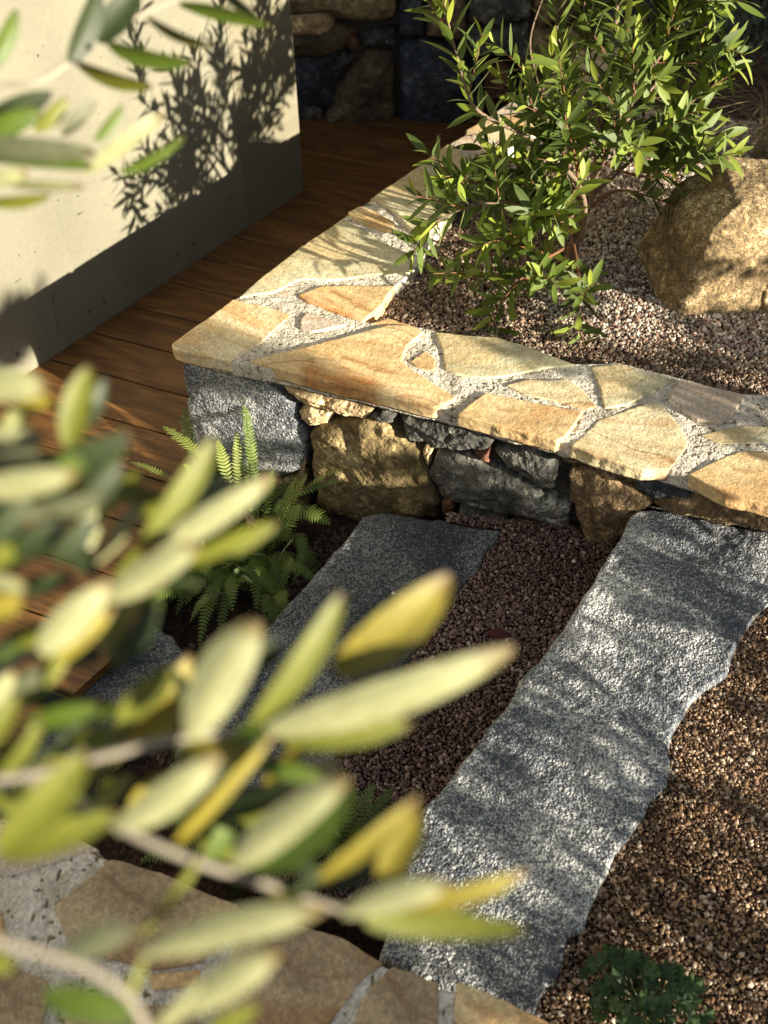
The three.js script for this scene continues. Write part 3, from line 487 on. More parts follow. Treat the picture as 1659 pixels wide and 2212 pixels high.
// ---------------------------------------------------------------- the shrub in the planter
{
  const root = at(1225, 578, BED), t = thing('shrub', 'bright green narrow leaved shrub growing from the planter gravel beside the boulder', 'shrub', root.clone());
  const bark = new THREE.MeshStandardMaterial({ color: new THREE.Color(0.23, 0.16, 0.11), roughness: 0.9, bumpMap: rockBump, bumpScale: 0.002 }), young = new THREE.MeshStandardMaterial({ color: new THREE.Color(0.2, 0.085, 0.04), roughness: 0.7 });
  const LM = [leafMat(0.18, 0.24, 0.018, 0.62, 0.22), leafMat(0.1, 0.15, 0.014, 0.62, 0.2), leafMat(0.26, 0.31, 0.025, 0.62, 0.26), leafMat(0.065, 0.105, 0.012, 0.62, 0.18)];
  const LG = [blade(0.27, 0.1, 0.22), blade(0.24, -0.06, 0.16), blade(0.28, 0.2, 0.2), blade(0.25, 0.02, 0.26)];
  const R = rng(2024), near = [], all = [];
  const B = [];
  const P = (list) => list.map(([x, y, z]) => atFar(x, y, z));
  const br = (list, r, o = {}) => B.push({ pts: P(list), r, ...o });
  br([[1225, 582, 1.89], [1246, 500, 1.9], [1270, 440, 1.92], [1292, 330, 1.96], [1310, 200, 2.02], [1330, 50, 2.08], [1340, -90, 2.12]], 0.011, { from: 0.45, twigs: 10 });
  br([[1222, 580, 1.895], [1262, 480, 1.88], [1250, 400, 1.85], [1180, 330, 1.83], [1130, 290, 1.82], [1060, 258, 1.8], [1018, 222, 1.78], [990, 130, 1.8], [966, 40, 1.82], [950, -40, 1.83]], 0.007, { from: 0.4, twigs: 3, sparse: 1.25 });
  br([[1250, 470, 1.9], [1150, 440, 1.8], [1050, 440, 1.75], [980, 460, 1.72], [930, 486, 1.7], [908, 510, 1.69]], 0.005, { twigs: 7 });
  br([[1240, 480, 1.9], [1120, 400, 1.85], [1010, 395, 1.8], [935, 402, 1.77]], 0.004, { twigs: 6 });
  br([[1238, 520, 1.88], [1250, 600, 1.75], [1250, 670, 1.68], [1240, 720, 1.63], [1236, 745, 1.615]], 0.004, { twigs: 4, from: 0.25 });
  br([[1230, 530, 1.88], [1150, 580, 1.75], [1092, 640, 1.68], [1062, 690, 1.645], [1050, 708, 1.63]], 0.004, { twigs: 2, from: 0.3 });
  br([[1260, 460, 1.92], [1330, 412, 1.9], [1400, 424, 1.88], [1450, 442, 1.86], [1474, 456, 1.85]], 0.004, { twigs: 0, from: 0.4 });
  br([[1280, 420, 1.94], [1380, 330, 1.98], [1460, 250, 2.02], [1510, 205, 2.05], [1545, 160, 2.08]], 0.006, { twigs: 9 });
  br([[1285, 380, 1.95], [1350, 250, 2.0], [1420, 130, 2.05], [1480, 30, 2.1], [1510, -60, 2.15]], 0.006, { twigs: 9 });
  br([[1290, 350, 1.95], [1240, 200, 1.97], [1210, 100, 2.0], [1200, 20, 2.02], [1195, -60, 2.04]], 0.005, { twigs: 5, from: 0.2 });
  br([[1250, 430, 1.92], [1190, 300, 1.9], [1160, 170, 1.92], [1145, 90, 1.95], [1178, -20, 2.0]], 0.005, { twigs: 4, from: 0.1, to: 0.6 });
  br([[1300, 400, 1.93], [1400, 300, 1.9], [1480, 285, 1.9], [1515, 305, 1.9]], 0.005, { twigs: 8 });
  br([[1270, 430, 1.92], [1200, 330, 1.86], [1150, 230, 1.84], [1140, 170, 1.85]], 0.004, { twigs: 6 });
  br([[1220, 560, 1.88], [1150, 540, 1.8], [1080, 520, 1.76], [1040, 540, 1.73]], 0.004, { twigs: 5, from: 0.2 });
  br([[1235, 540, 1.88], [1180, 600, 1.8], [1120, 600, 1.77], [1010, 596, 1.74]], 0.003, { twigs: 3, from: 0.4 });
  br([[1300, 330, 1.97], [1400, 200, 2.05], [1500, 80, 2.1], [1540, -20, 2.15]], 0.006, { twigs: 9 });
  br([[1300, 350, 1.92], [1380, 380, 1.88], [1450, 375, 1.87], [1500, 350, 1.88]], 0.004, { twigs: 5 });
  br([[1240, 500, 1.9], [1170, 430, 1.84], [1110, 350, 1.82], [1060, 330, 1.8]], 0.004, { twigs: 7 });
  br([[1255, 440, 1.92], [1240, 330, 1.84], [1220, 240, 1.82], [1230, 180, 1.84]], 0.004, { twigs: 7 });
  br([[1265, 420, 1.94], [1330, 300, 1.88], [1370, 210, 1.88], [1380, 130, 1.92]], 0.005, { twigs: 9 });
  br([[1240, 510, 1.89], [1200, 470, 1.8], [1170, 460, 1.77], [1140, 500, 1.75]], 0.004, { twigs: 6, from: 0.2 });
  br([[1300, 300, 1.98], [1340, 170, 2.06], [1410, 60, 2.14], [1440, -70, 2.2]], 0.006, { twigs: 8 });
  br([[1290, 340, 1.96], [1290, 200, 2.06], [1260, 80, 2.12], [1270, -60, 2.18]], 0.006, { twigs: 7 });
  const tw = [];
  for (const b of B) {
    const c = new THREE.CatmullRomCurve3(b.pts), L = c.getLength();
    b.c = c;
    for (let i = 0; i < (b.twigs || 0); i++) {
      if (R() < 0.3) continue;
      const u = lerp(b.from ?? 0.3, b.to ?? 0.95, (i + R()) / b.twigs), p = c.getPointAt(u), d = c.getTangentAt(u), s = V3(R() - 0.5, R() - 0.35, R() - 0.5).normalize();
      const dir = d.clone().multiplyScalar(0.7).add(s.multiplyScalar(0.85)).normalize(), l = 0.07 + R() * 0.07;
      tw.push({ pts: [p, p.clone().addScaledVector(dir, l * 0.5).add(V3(0, 0.006, 0)), p.clone().addScaledVector(dir, l).add(V3(0, R() * 0.02 - 0.005, 0))], r: 0.0022, from: 0.15, small: true });
    }
    const nm = b.r > 0.0105 ? 'trunk' : 'branch';
    part(nm, local(tube(b.pts, b.r, Math.max(0.0013, b.r * 0.25), 30), t), b.r > 0.0045 ? bark : young, t);
  }
  part('trunk', local(tube([atFar(1238, 580, 1.9), atFar(1246, 520, 1.9), atFar(1262, 450, 1.93), atFar(1300, 340, 1.98)], 0.008, 0.005, 20), t), bark, t);
  const tg = [];
  for (const b of tw) { b.c = new THREE.CatmullRomCurve3(b.pts); tg.push(tube(b.pts, 0.0018, 0.0009, 8, 5)); }
  part('twigs', local(mergeGeometries(tg), t), young, t, { kind: 'stuff' });
  for (const b of [...B, ...tw]) {
    const L = b.c.getLength(), step = 0.008 * (b.sparse || 1), lo = b.from ?? 0.3; let k = 0, a = R() * 6;
    for (let s = lo * L; s <= L; s += step, k++) {
      const u = s / L; if (u > (b.to ?? 1)) break;
      if (!b.small && u < 0.55 && R() < 0.35) continue;
      const p = b.c.getPointAt(u), d = b.c.getTangentAt(u); a += 2.4;
      const x = V3(0, 1, 0).cross(d).normalize(), y = d.clone().cross(x), rad = x.multiplyScalar(Math.cos(a)).add(y.multiplyScalar(Math.sin(a)));
      const open = lerp(1.0, 0.45, sm(0.8, 1, u)) * (0.8 + R() * 0.4), dir = d.clone().multiplyScalar(Math.cos(open)).addScaledVector(rad, Math.sin(open)).add(V3(0, 0.12, 0)).normalize();
      const len = (0.05 + R() * 0.028) * lerp(1, 0.6, sm(0.88, 1, u)) * (b.small ? 0.9 : 1), n = rad.clone().negate().multiplyScalar(0.4).add(d).add(V3((R() - 0.5) * 0.7, 0.35 + (R() - 0.5) * 0.7, (R() - 0.5) * 0.7));
      const m = basis(dir, n); m.scale(V3(len, len, len)); m.setPosition(p.clone().addScaledVector(dir, 0.003).sub(t.position));
      all.push([m, Math.floor(R() * 4), (b.small ? 0.15 : 0) + (u > 0.9 ? 2 : [0, 1, 1, 3][Math.floor(R() * 4)]), p.z]);
    }
  }
  const order = all.map((l, i) => i).sort((a, b) => all[b][3] + hash3(b, 1, 1) * 0.25 - all[a][3] - hash3(a, 1, 1) * 0.25);
  const rest = [[], [], [], []];
  order.forEach((i, rank) => {
    const [m, gi, mi] = all[i], M = Math.floor(mi);
    if (rank < 298) { const o = part('leaf', LG[gi], LM[M], t); m.decompose(o.position, o.quaternion, o.scale); } else rest[M].push(LG[gi].clone().applyMatrix4(m));
  });
  rest.forEach((r, i) => r.length && part('foliage', mergeGeometries(r), LM[i], t, { kind: 'stuff' }));
  console.log('shrub leaves', all.length);
}

// ---------------------------------------------------------------- ferns
const fernMat = [leafMat(0.17, 0.25, 0.035, 0.65), leafMat(0.1, 0.16, 0.024, 0.65), leafMat(0.3, 0.36, 0.07, 0.6), leafMat(0.2, 0.13, 0.06, 0.7)];
function frond(P0, P1, arch, width, seed, up = V3(0, 1, 0)) {
  const R = rng(seed), mid = P0.clone().lerp(P1, 0.55).addScaledVector(up, arch), c = new THREE.QuadraticBezierCurve3(P0, mid, P1), L = c.getLength(), n = Math.max(12, Math.round(L / 0.0074)), gs = [tube([0, 0.25, 0.5, 0.75, 1].map((u) => c.getPoint(u)), 0.0013, 0.0004, 10, 4)];
  const pos = [], idx = [], uv = [], tilt = (R() - 0.5) * 0.9;
  const chord = P1.clone().sub(P0).normalize(); let side0 = chord.clone().cross(up); if (side0.lengthSq() < 0.02) side0 = V3(1, 0, 0.3); side0.normalize(); side0.applyAxisAngle(chord, tilt);
  for (let i = 2; i < n; i++) {
    const u = i / n, p = c.getPoint(u), d = c.getTangent(u).normalize(), w = width * Math.pow(Math.sin(Math.PI * Math.min(1, 0.16 + 0.84 * u)), 0.75) * (u < 0.2 ? 0.85 : 1), nrm = side0.clone().cross(d).normalize();
    for (const s of [-1, 1]) {
      const q = side0.clone().multiplyScalar(s).addScaledVector(d, 0.28).normalize(), l = w * (0.9 + R() * 0.2), hw = Math.min(0.0032, L / n * 0.36), curl = (R() - 0.3) * 0.35, a = pos.length / 3;
      for (let k = 0; k <= 3; k++) { const t = k / 3, e = p.clone().addScaledVector(q, l * t).addScaledVector(nrm, -curl * l * t * t).addScaledVector(d, 0.15 * l * t * t), h = hw * [0.9, 1.05, 0.8, 0.1][k]; for (const m of [-1, 1]) { const v = e.clone().addScaledVector(d, m * h); pos.push(v.x, v.y, v.z); uv.push(0, 0); } }
      for (let k = 0; k < 3; k++) idx.push(a + k * 2, a + k * 2 + 1, a + k * 2 + 2, a + k * 2 + 1, a + k * 2 + 3, a + k * 2 + 2);
    }
  }
  const g = new THREE.BufferGeometry(); g.setAttribute('position', new THREE.Float32BufferAttribute(pos, 3)); g.setAttribute('uv', new THREE.Float32BufferAttribute(uv, 2)); g.setIndex(idx); g.computeVertexNormals();
  gs.push(g); return mergeGeometries(gs);
}
function fern(label, crown, fronds, seed, count, reach, spread = (R) => crown.clone().add(V3((R() - 0.5) * reach, 0, (R() - 0.5) * reach))) {
  const t = thing('fern', label, 'fern', crown.clone()), R = rng(seed);
  fronds.forEach(([x0, y0, h0, x1, y1, h1, arch, w, m], i) => part('frond', local(frond(at(x0, y0, h0), at(x1, y1, h1), arch, w * 0.85, seed + i), t), fernMat[m ?? 0], t));
  for (let i = 0; i < count; i++) {
    const a = R() * Math.PI * 2, l = reach * (0.5 + R() * 0.55), b = spread(R), up = R() < 0.6, tip = b.clone().add(V3(Math.cos(a) * l * (up ? 0.35 : 1), up ? l * (0.5 + 0.5 * R()) : (R() - 0.6) * 0.06, Math.sin(a) * l * (up ? 0.35 : 1)));
    tip.y = Math.max(tip.y, crown.y + 0.008); part('frond', local(frond(b, tip, up ? 0.01 + R() * 0.03 : 0.04 + R() * 0.07, 0.014 + R() * 0.01, seed * 3 + i), t), fernMat[R() < 0.05 ? 3 : R() < 0.5 ? 1 : 0], t);
  }
  return t;
}
fern('lush sword fern filling the gap at the foot of the planter wall corner', at(520, 1140, -0.06), [
  [560, 1120, 0.0, 527, 846, 0.21, 0.02, 0.018], [520, 1110, 0.0, 512, 930, 0.14, 0.02, 0.018, 2], [545, 1120, 0, 546, 960, 0.12, 0.02, 0.02, 2], [450, 1000, 0.1, 352, 920, 0.12, 0.02, 0.026, 2], [500, 1060, 0.06, 470, 950, 0.13, 0.02, 0.02, 2],
  [600, 1150, 0.0, 664, 1022, 0.1, 0.03, 0.024, 2], [590, 1160, 0.0, 640, 1030, 0.1, 0.02, 0.02, 0], [610, 1110, 0.02, 716, 1134, 0.04, 0.05, 0.03, 0], [620, 1080, 0.05, 736, 1040, 0.09, 0.02, 0.012, 1], [640, 1070, 0.05, 742, 1010, 0.12, 0.02, 0.012, 2],
  [380, 1040, 0.02, 278, 998, 0.03, 0.02, 0.012, 2], [560, 1180, 0.0, 556, 1320, -0.02, 0.06, 0.026, 0], [600, 1190, 0.0, 610, 1300, -0.03, 0.05, 0.028, 1], [640, 1180, 0.0, 690, 1250, -0.04, 0.05, 0.03, 1], [500, 1200, 0.0, 430, 1400, -0.06, 0.08, 0.022, 0], [530, 1200, 0, 470, 1390, -0.06, 0.07, 0.02, 1], [470, 1190, 0, 380, 1330, -0.05, 0.06, 0.022, 1], [570, 1130, 0, 590, 1010, 0.12, 0.01, 0.018, 0], [600, 1180, 0, 650, 1090, 0.08, 0.03, 0.026, 0], [420, 1000, 0.05, 396, 880, 0.1, 0.01, 0.02, 1], [625, 1130, 0.0, 660, 990, 0.13, 0.01, 0.016, 3],
], 40, 150, 0.14, (R) => { const k = R(); return at(lerp(425, 600, k) + (R() - 0.5) * 110, lerp(1290, 1080, R()), -0.05 + 0.03 * R()); });
fern('small fern against the near end of the lowest steps, below the second flagstone wall', at(560, 1800, -0.06), [
  [560, 1810, -0.04, 562, 1690, 0.02, 0.02, 0.022, 0], [600, 1800, -0.03, 604, 1680, 0.03, 0.02, 0.026, 0], [480, 1830, 0, 300, 1860, 0.02, 0.03, 0.02, 0], [560, 1830, 0, 470, 1790, 0.02, 0.03, 0.024, 1],
], 50, 16, 0.11);
fern('fern reaching over the gravel between two step slabs near the photographer', at(730, 1850, 0.05), [
  [730, 1850, 0.06, 810, 1690, 0.1, 0.02, 0.022, 1], [720, 1850, 0.06, 770, 1700, 0.12, 0.02, 0.02, 0], [740, 1870, 0.06, 850, 1700, 0.09, 0.03, 0.02, 1], [760, 1880, 0.06, 850, 1830, 0.12, 0.02, 0.026, 0],
], 60, 10, 0.09);

// ---------------------------------------------------------------- gravel
const pebbleGeo = [1, 2, 3].map((s) => { const g = new THREE.IcosahedronGeometry(1, 0), p = g.attributes.position; for (let i = 0; i < p.count; i++) { const x = p.getX(i), y = p.getY(i), z = p.getZ(i), k = 1 + 0.38 * noise3(x * 2 + s * 9, y * 2, z * 2); p.setXYZ(i, x * k, y * k * 0.62, z * k * 0.85); } g.computeVertexNormals(); return g; });
const gravelMat = new THREE.MeshStandardMaterial({ color: 0xffffff, roughness: 0.92 });
function gravel(name, label, poly, y, spacing, size, colors, seed, holes = [], tone = (x, z) => 0.4 * fbm(x * 6, z * 6, 3, 2), tail = 0.9) {
  const R = rng(seed), inside = (pl, x, z) => { let c = false; for (let i = 0, j = pl.length - 1; i < pl.length; j = i++) if ((pl[i][1] > z) !== (pl[j][1] > z) && x < (pl[j][0] - pl[i][0]) * (z - pl[i][1]) / (pl[j][1] - pl[i][1]) + pl[i][0]) c = !c; return c; };
  const xs = poly.map((p) => p[0]), zs = poly.map((p) => p[1]), list = [[], [], []], m = new THREE.Matrix4(), q = new THREE.Quaternion(), e = new THREE.Euler();
  for (let z = Math.min(...zs); z < Math.max(...zs); z += spacing) for (let x = Math.min(...xs); x < Math.max(...xs); x += spacing) {
    const a = x + (R() - 0.5) * spacing * 1.6, b = z + (R() - 0.5) * spacing * 1.6, r1 = R(), r2 = R(), r3 = R(), r4 = R();
    if (!inside(poly, a, b) || holes.some((h) => inside(h, a, b))) continue;
    const s = size * (0.55 + 0.5 * r1 + tail * Math.pow(r2, 6)); e.set(r3 * 6, r4 * 6, r1 * 6); q.setFromEuler(e);
    m.compose(V3(a, y + 0.012 * fbm(a * 5, b * 5, seed, 3) + s * (r3 - 0.35) * 0.7, b), q, V3(s, s, s)); list[Math.floor(r4 * 3)].push([m.clone(), r2, r3]);
  }
  const g = new THREE.Group(); g.name = numbered(name); g.userData = { label, category: 'gravel', kind: 'stuff' }; scene.add(g);
  const col = new THREE.Color(); let total = 0;
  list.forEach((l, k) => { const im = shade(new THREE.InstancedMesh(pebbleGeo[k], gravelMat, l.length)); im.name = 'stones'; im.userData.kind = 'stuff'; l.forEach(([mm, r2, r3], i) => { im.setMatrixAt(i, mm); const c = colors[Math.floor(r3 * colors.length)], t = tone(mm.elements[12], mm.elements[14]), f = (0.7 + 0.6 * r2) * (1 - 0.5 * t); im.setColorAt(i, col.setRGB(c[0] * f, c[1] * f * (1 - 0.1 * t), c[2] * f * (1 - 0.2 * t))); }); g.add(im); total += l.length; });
  console.log(name, total);
}
const bedNear = [add(cf, DN, 0.13, D, 0.16), add(cf, DN, 0.13, D, 1.75), add(cf, DN, 1.6, D, 1.9), add(cf, D, 0.17, E2, 1.5), add(cf, D, 0.17, E2, 0.2)].map(xz);
gravel('gravel', 'pinkish beige gravel mulching the raised planter round the shrub', bedNear, BED, 0.0052, 0.0039, [[0.5, 0.42, 0.34], [0.6, 0.52, 0.43], [0.7, 0.63, 0.54], [0.36, 0.27, 0.21], [0.5, 0.4, 0.32], [0.24, 0.15, 0.11]], 5, [], (x, z) => { const d = V3(x, 0, z).sub(cf), a = d.dot(DN), b = d.dot(D); return clamp(1.15 - sm(0.28, 0.44, a + 0.06 * fbm(x * 6, z * 6, 2, 2)) * sm(0.5, 0.72, b + 0.08 * fbm(x * 5, z * 5, 8, 2)) * 1.15); });  // darker and browner by the walls: real colour with some shade put in
gravel('gravel', 'reddish brown gravel on the tread between the two upper step slabs', [at(960, 1105, PATH), at(1390, 1150, PATH), at(900, 2030, PATH), at(560, 1900, PATH), at(700, 1640, PATH), at(990, 1250, PATH)].map(xz), PATH, 0.0044, 0.0031, [[0.17, 0.1, 0.085], [0.21, 0.13, 0.105], [0.26, 0.17, 0.14], [0.12, 0.07, 0.06], [0.19, 0.11, 0.09], [0.25, 0.17, 0.14], [0.14, 0.085, 0.075], [0.34, 0.26, 0.22], [0.15, 0.09, 0.075], [0.12, 0.075, 0.06]], 6, [STEP_MIDDLE.map(([a, b]) => xz(at(a, b, 0.075)))], undefined, 1.0);
gravel('gravel', 'brown earthy gravel beside the highest step slab at the right', [at(1560, 1240, UPPER), at(1900, 1180, UPPER), at(2000, 2500, UPPER), at(1100, 2400, UPPER), at(1150, 2150, UPPER), at(1380, 1700, UPPER), at(1500, 1400, UPPER)].map(xz), UPPER, 0.0037, 0.0025, [[0.4, 0.27, 0.17], [0.52, 0.38, 0.26], [0.64, 0.54, 0.43], [0.24, 0.15, 0.09], [0.3, 0.19, 0.1], [0.12, 0.07, 0.04]], 7, [], (x, z) => clamp(0.3 + 0.9 * fbm(x * 7, z * 7, 4, 3)), 1.3);
gravel('gravel', 'dark gravel in the hollow between the lowest two step slabs', [at(400, 1400, PIT), at(520, 1330, PIT), at(700, 1150, PIT), at(760, 1130, PIT), at(420, 1780, PIT), at(130, 1800, PIT), at(100, 1680, PIT)].map(xz), PIT, 0.007, 0.0052, [[0.13, 0.08, 0.065], [0.17, 0.11, 0.09], [0.09, 0.055, 0.045]], 8);

// ---------------------------------------------------------------- small plants, grass, fallen leaves
{
  const c = at(1385, 2165, UPPER), t = thing('leafy_plant', 'low rosette of lobed dark green leaves on the brown gravel', 'plant', c.clone()), R = rng(31);
  const lobed = (() => { const pos = [0, 0, 0], idx = [], n = 40; for (let i = 0; i <= n; i++) { const a = -2.5 + 5 * i / n, r = (0.62 + 0.3 * Math.abs(Math.cos(a * 2.5)) + 0.1 * Math.abs(Math.cos(a * 7.5))) * (1 - 0.15 * Math.abs(a) / 2.5); pos.push(Math.sin(a) * r, 0.15 + Math.cos(a) * r, 0.14 * Math.cos(a * 5) + 0.1 * r * r); if (i) idx.push(0, i + 1, i); } const g = new THREE.BufferGeometry(); g.setAttribute('position', new THREE.Float32BufferAttribute(pos, 3)); g.setIndex(idx); g.computeVertexNormals(); return g; })();
  const M = [leafMat(0.05, 0.11, 0.022, 0.85), leafMat(0.03, 0.075, 0.016, 0.85), leafMat(0.085, 0.15, 0.04, 0.85)], stem = new THREE.MeshStandardMaterial({ color: new THREE.Color(0.1, 0.14, 0.05), roughness: 0.7 });
  for (let i = 0; i < 110; i++) {
    const a = R() * 6.283, d = Math.sqrt(R()) * (0.06 + 0.022 * Math.sin(a * 2 + 1)), h = 0.012 + 0.034 * (1 - (d / 0.09) ** 2) * (0.6 + 0.5 * R()), p = V3(Math.cos(a) * d, h, Math.sin(a) * d), s = 0.008 + R() * 0.007;
    const m = basis(V3(Math.cos(a) + (R() - 0.5), 0.2 * (R() - 0.3), Math.sin(a) + (R() - 0.5)), V3(Math.cos(a) * 0.5 + (R() - 0.5) * 0.8, 1, Math.sin(a) * 0.5 + (R() - 0.5) * 0.8)); m.scale(V3(s, s, s)); m.setPosition(p);
    const o = part('leaf', lobed, M[Math.floor(R() * 3)], t); m.decompose(o.position, o.quaternion, o.scale);
    if (i % 2) part('stem', tube([V3(p.x * 0.2, 0, p.z * 0.2), V3(p.x * 0.7, h * 0.7, p.z * 0.7), p], 0.0011, 0.0007, 5, 4), stem, t);
  }
}
{
  const c = at(1640, 346, BED), t = thing('grass_tuft', 'tuft of dry straw coloured grass behind the boulder', 'grass', c.clone()), R = rng(12), m = [leafMat(0.42, 0.33, 0.15, 0.7, 0.3), leafMat(0.3, 0.24, 0.11, 0.7, 0.3)];
  for (let i = 0; i < 70; i++) { const a = R() * 6.283, l = 0.1 + R() * 0.16, h = 0.06 + R() * 0.13, b = V3((R() - 0.5) * 0.03, 0, (R() - 0.5) * 0.03); part('blade', tube([b, V3(b.x + Math.cos(a) * l * 0.3, h, b.z + Math.sin(a) * l * 0.3), V3(Math.cos(a) * l, h * (0.9 + 0.4 * R()), Math.sin(a) * l)], 0.0009, 0.0003, 8, 3), m[i % 2], t); }
}
{
  const t = thing('seedling', 'tiny grey green sprig standing in front of the boulder', 'plant', at(1660, 630, BED)), R = rng(3), M = leafMat(0.16, 0.22, 0.14, 0.7), g = blade(0.5, 0.1, 0.1, 5);
  for (const [dx, h] of [[-0.03, 0.06], [0, 0.045], [0.02, 0.07]]) { part('stem', tube([V3(0, 0, 0), V3(dx * 0.4, h * 0.6, 0), V3(dx, h, 0.005)], 0.0009, 0.0006, 6, 4), M, t); for (let i = 0; i < 9; i++) { const o = part('leaf', g, M, t); o.position.set(dx * (0.4 + i * 0.07), h * (0.4 + i * 0.07), 0.004); o.rotation.set(R() * 2 - 0.4, R() * 6, R() * 3 - 1.5); o.scale.setScalar(0.01 + R() * 0.006); } }
}
// grey green ground cover and dark undergrowth at the back of the planter
{
  const R = rng(91), g = blade(0.28, 0.15, 0.2, 4), fill = (name, label, n, color, place, size) => {
    const im = shade(new THREE.InstancedMesh(g, color, n)), m = new THREE.Matrix4(); im.name = numbered(name); im.userData = { kind: 'stuff', label, category: 'ground cover' };
    for (let i = 0; i < n; i++) { const p = place(); const d = V3(R() - 0.5, 0.2 + R() * 0.8, R() - 0.5), s = size * (0.6 + R() * 0.7); m.copy(basis(d, V3(R() - 0.5, 0.6, R() - 0.5))); m.scale(V3(s, s, s)); m.setPosition(p); im.setMatrixAt(i, m); }
    scene.add(im);
  };
  fill('ground_cover', 'grey green low ground cover spreading behind the shrub', 2600, leafMat(0.13, 0.19, 0.11, 0.7), () => { for (;;) { const x = 0.75 + R() * 1.3, z = -(2.45 + R() * 1.0); if (fbm(x * 4, z * 4, 3, 2) > -0.12) return V3(x, BED + R() * 0.05, z); } }, 0.034);
  fill('undergrowth', 'dark undergrowth in the shade at the far edge of the garden', 7000, leafMat(0.05, 0.08, 0.03, 0.7), () => { const x = 0.9 + R() * 3.2, z = -(3.3 + R() * 1.5); return V3(x, BED + R() * 0.5 * R() * (3.3 + z < -0.3 ? 1.6 : 0.5), z); }, 0.06);
}
const leafOn = (name, label, x, y, h, s, m, r, cat) => { const o = shade(new THREE.Mesh(blade(0.45, 0.25, 0.35, 8), m)); o.name = numbered(name); o.userData = { label, category: cat }; o.position.copy(at(x, y, h)); o.rotation.set(-1.45, 0, 0); o.rotateZ(r); o.scale.setScalar(s); scene.add(o); };
leafOn('fallen_leaf', 'dark red fallen leaf on the reddish gravel', 1050, 1368, PATH + 0.014, 0.05, leafMat(0.12, 0.012, 0.01, 0.6), -1.6, 'leaf');
leafOn('fallen_leaf', 'brown fallen leaf by the lobed green plant', 1350, 2080, UPPER + 0.012, 0.045, leafMat(0.22, 0.1, 0.04, 0.7), 1.2, 'leaf');
for (const [x, y, h, s, l] of [[850, 1281, 0.085, 0.0045, 'white chip of stone lying on the dark middle slab'], [1240, 1212, PATH + 0.012, 0.005, 'white chip of stone on the gravel near the brown wall stone']]) { const o = shade(new THREE.Mesh(pebbleGeo[0], new THREE.MeshStandardMaterial({ color: new THREE.Color(0.8, 0.76, 0.68), roughness: 0.8 }))); o.name = numbered('stone_chip'); o.userData = { label: l, category: 'stone' }; o.position.copy(at(x, y, h)); o.scale.setScalar(s); scene.add(o); }

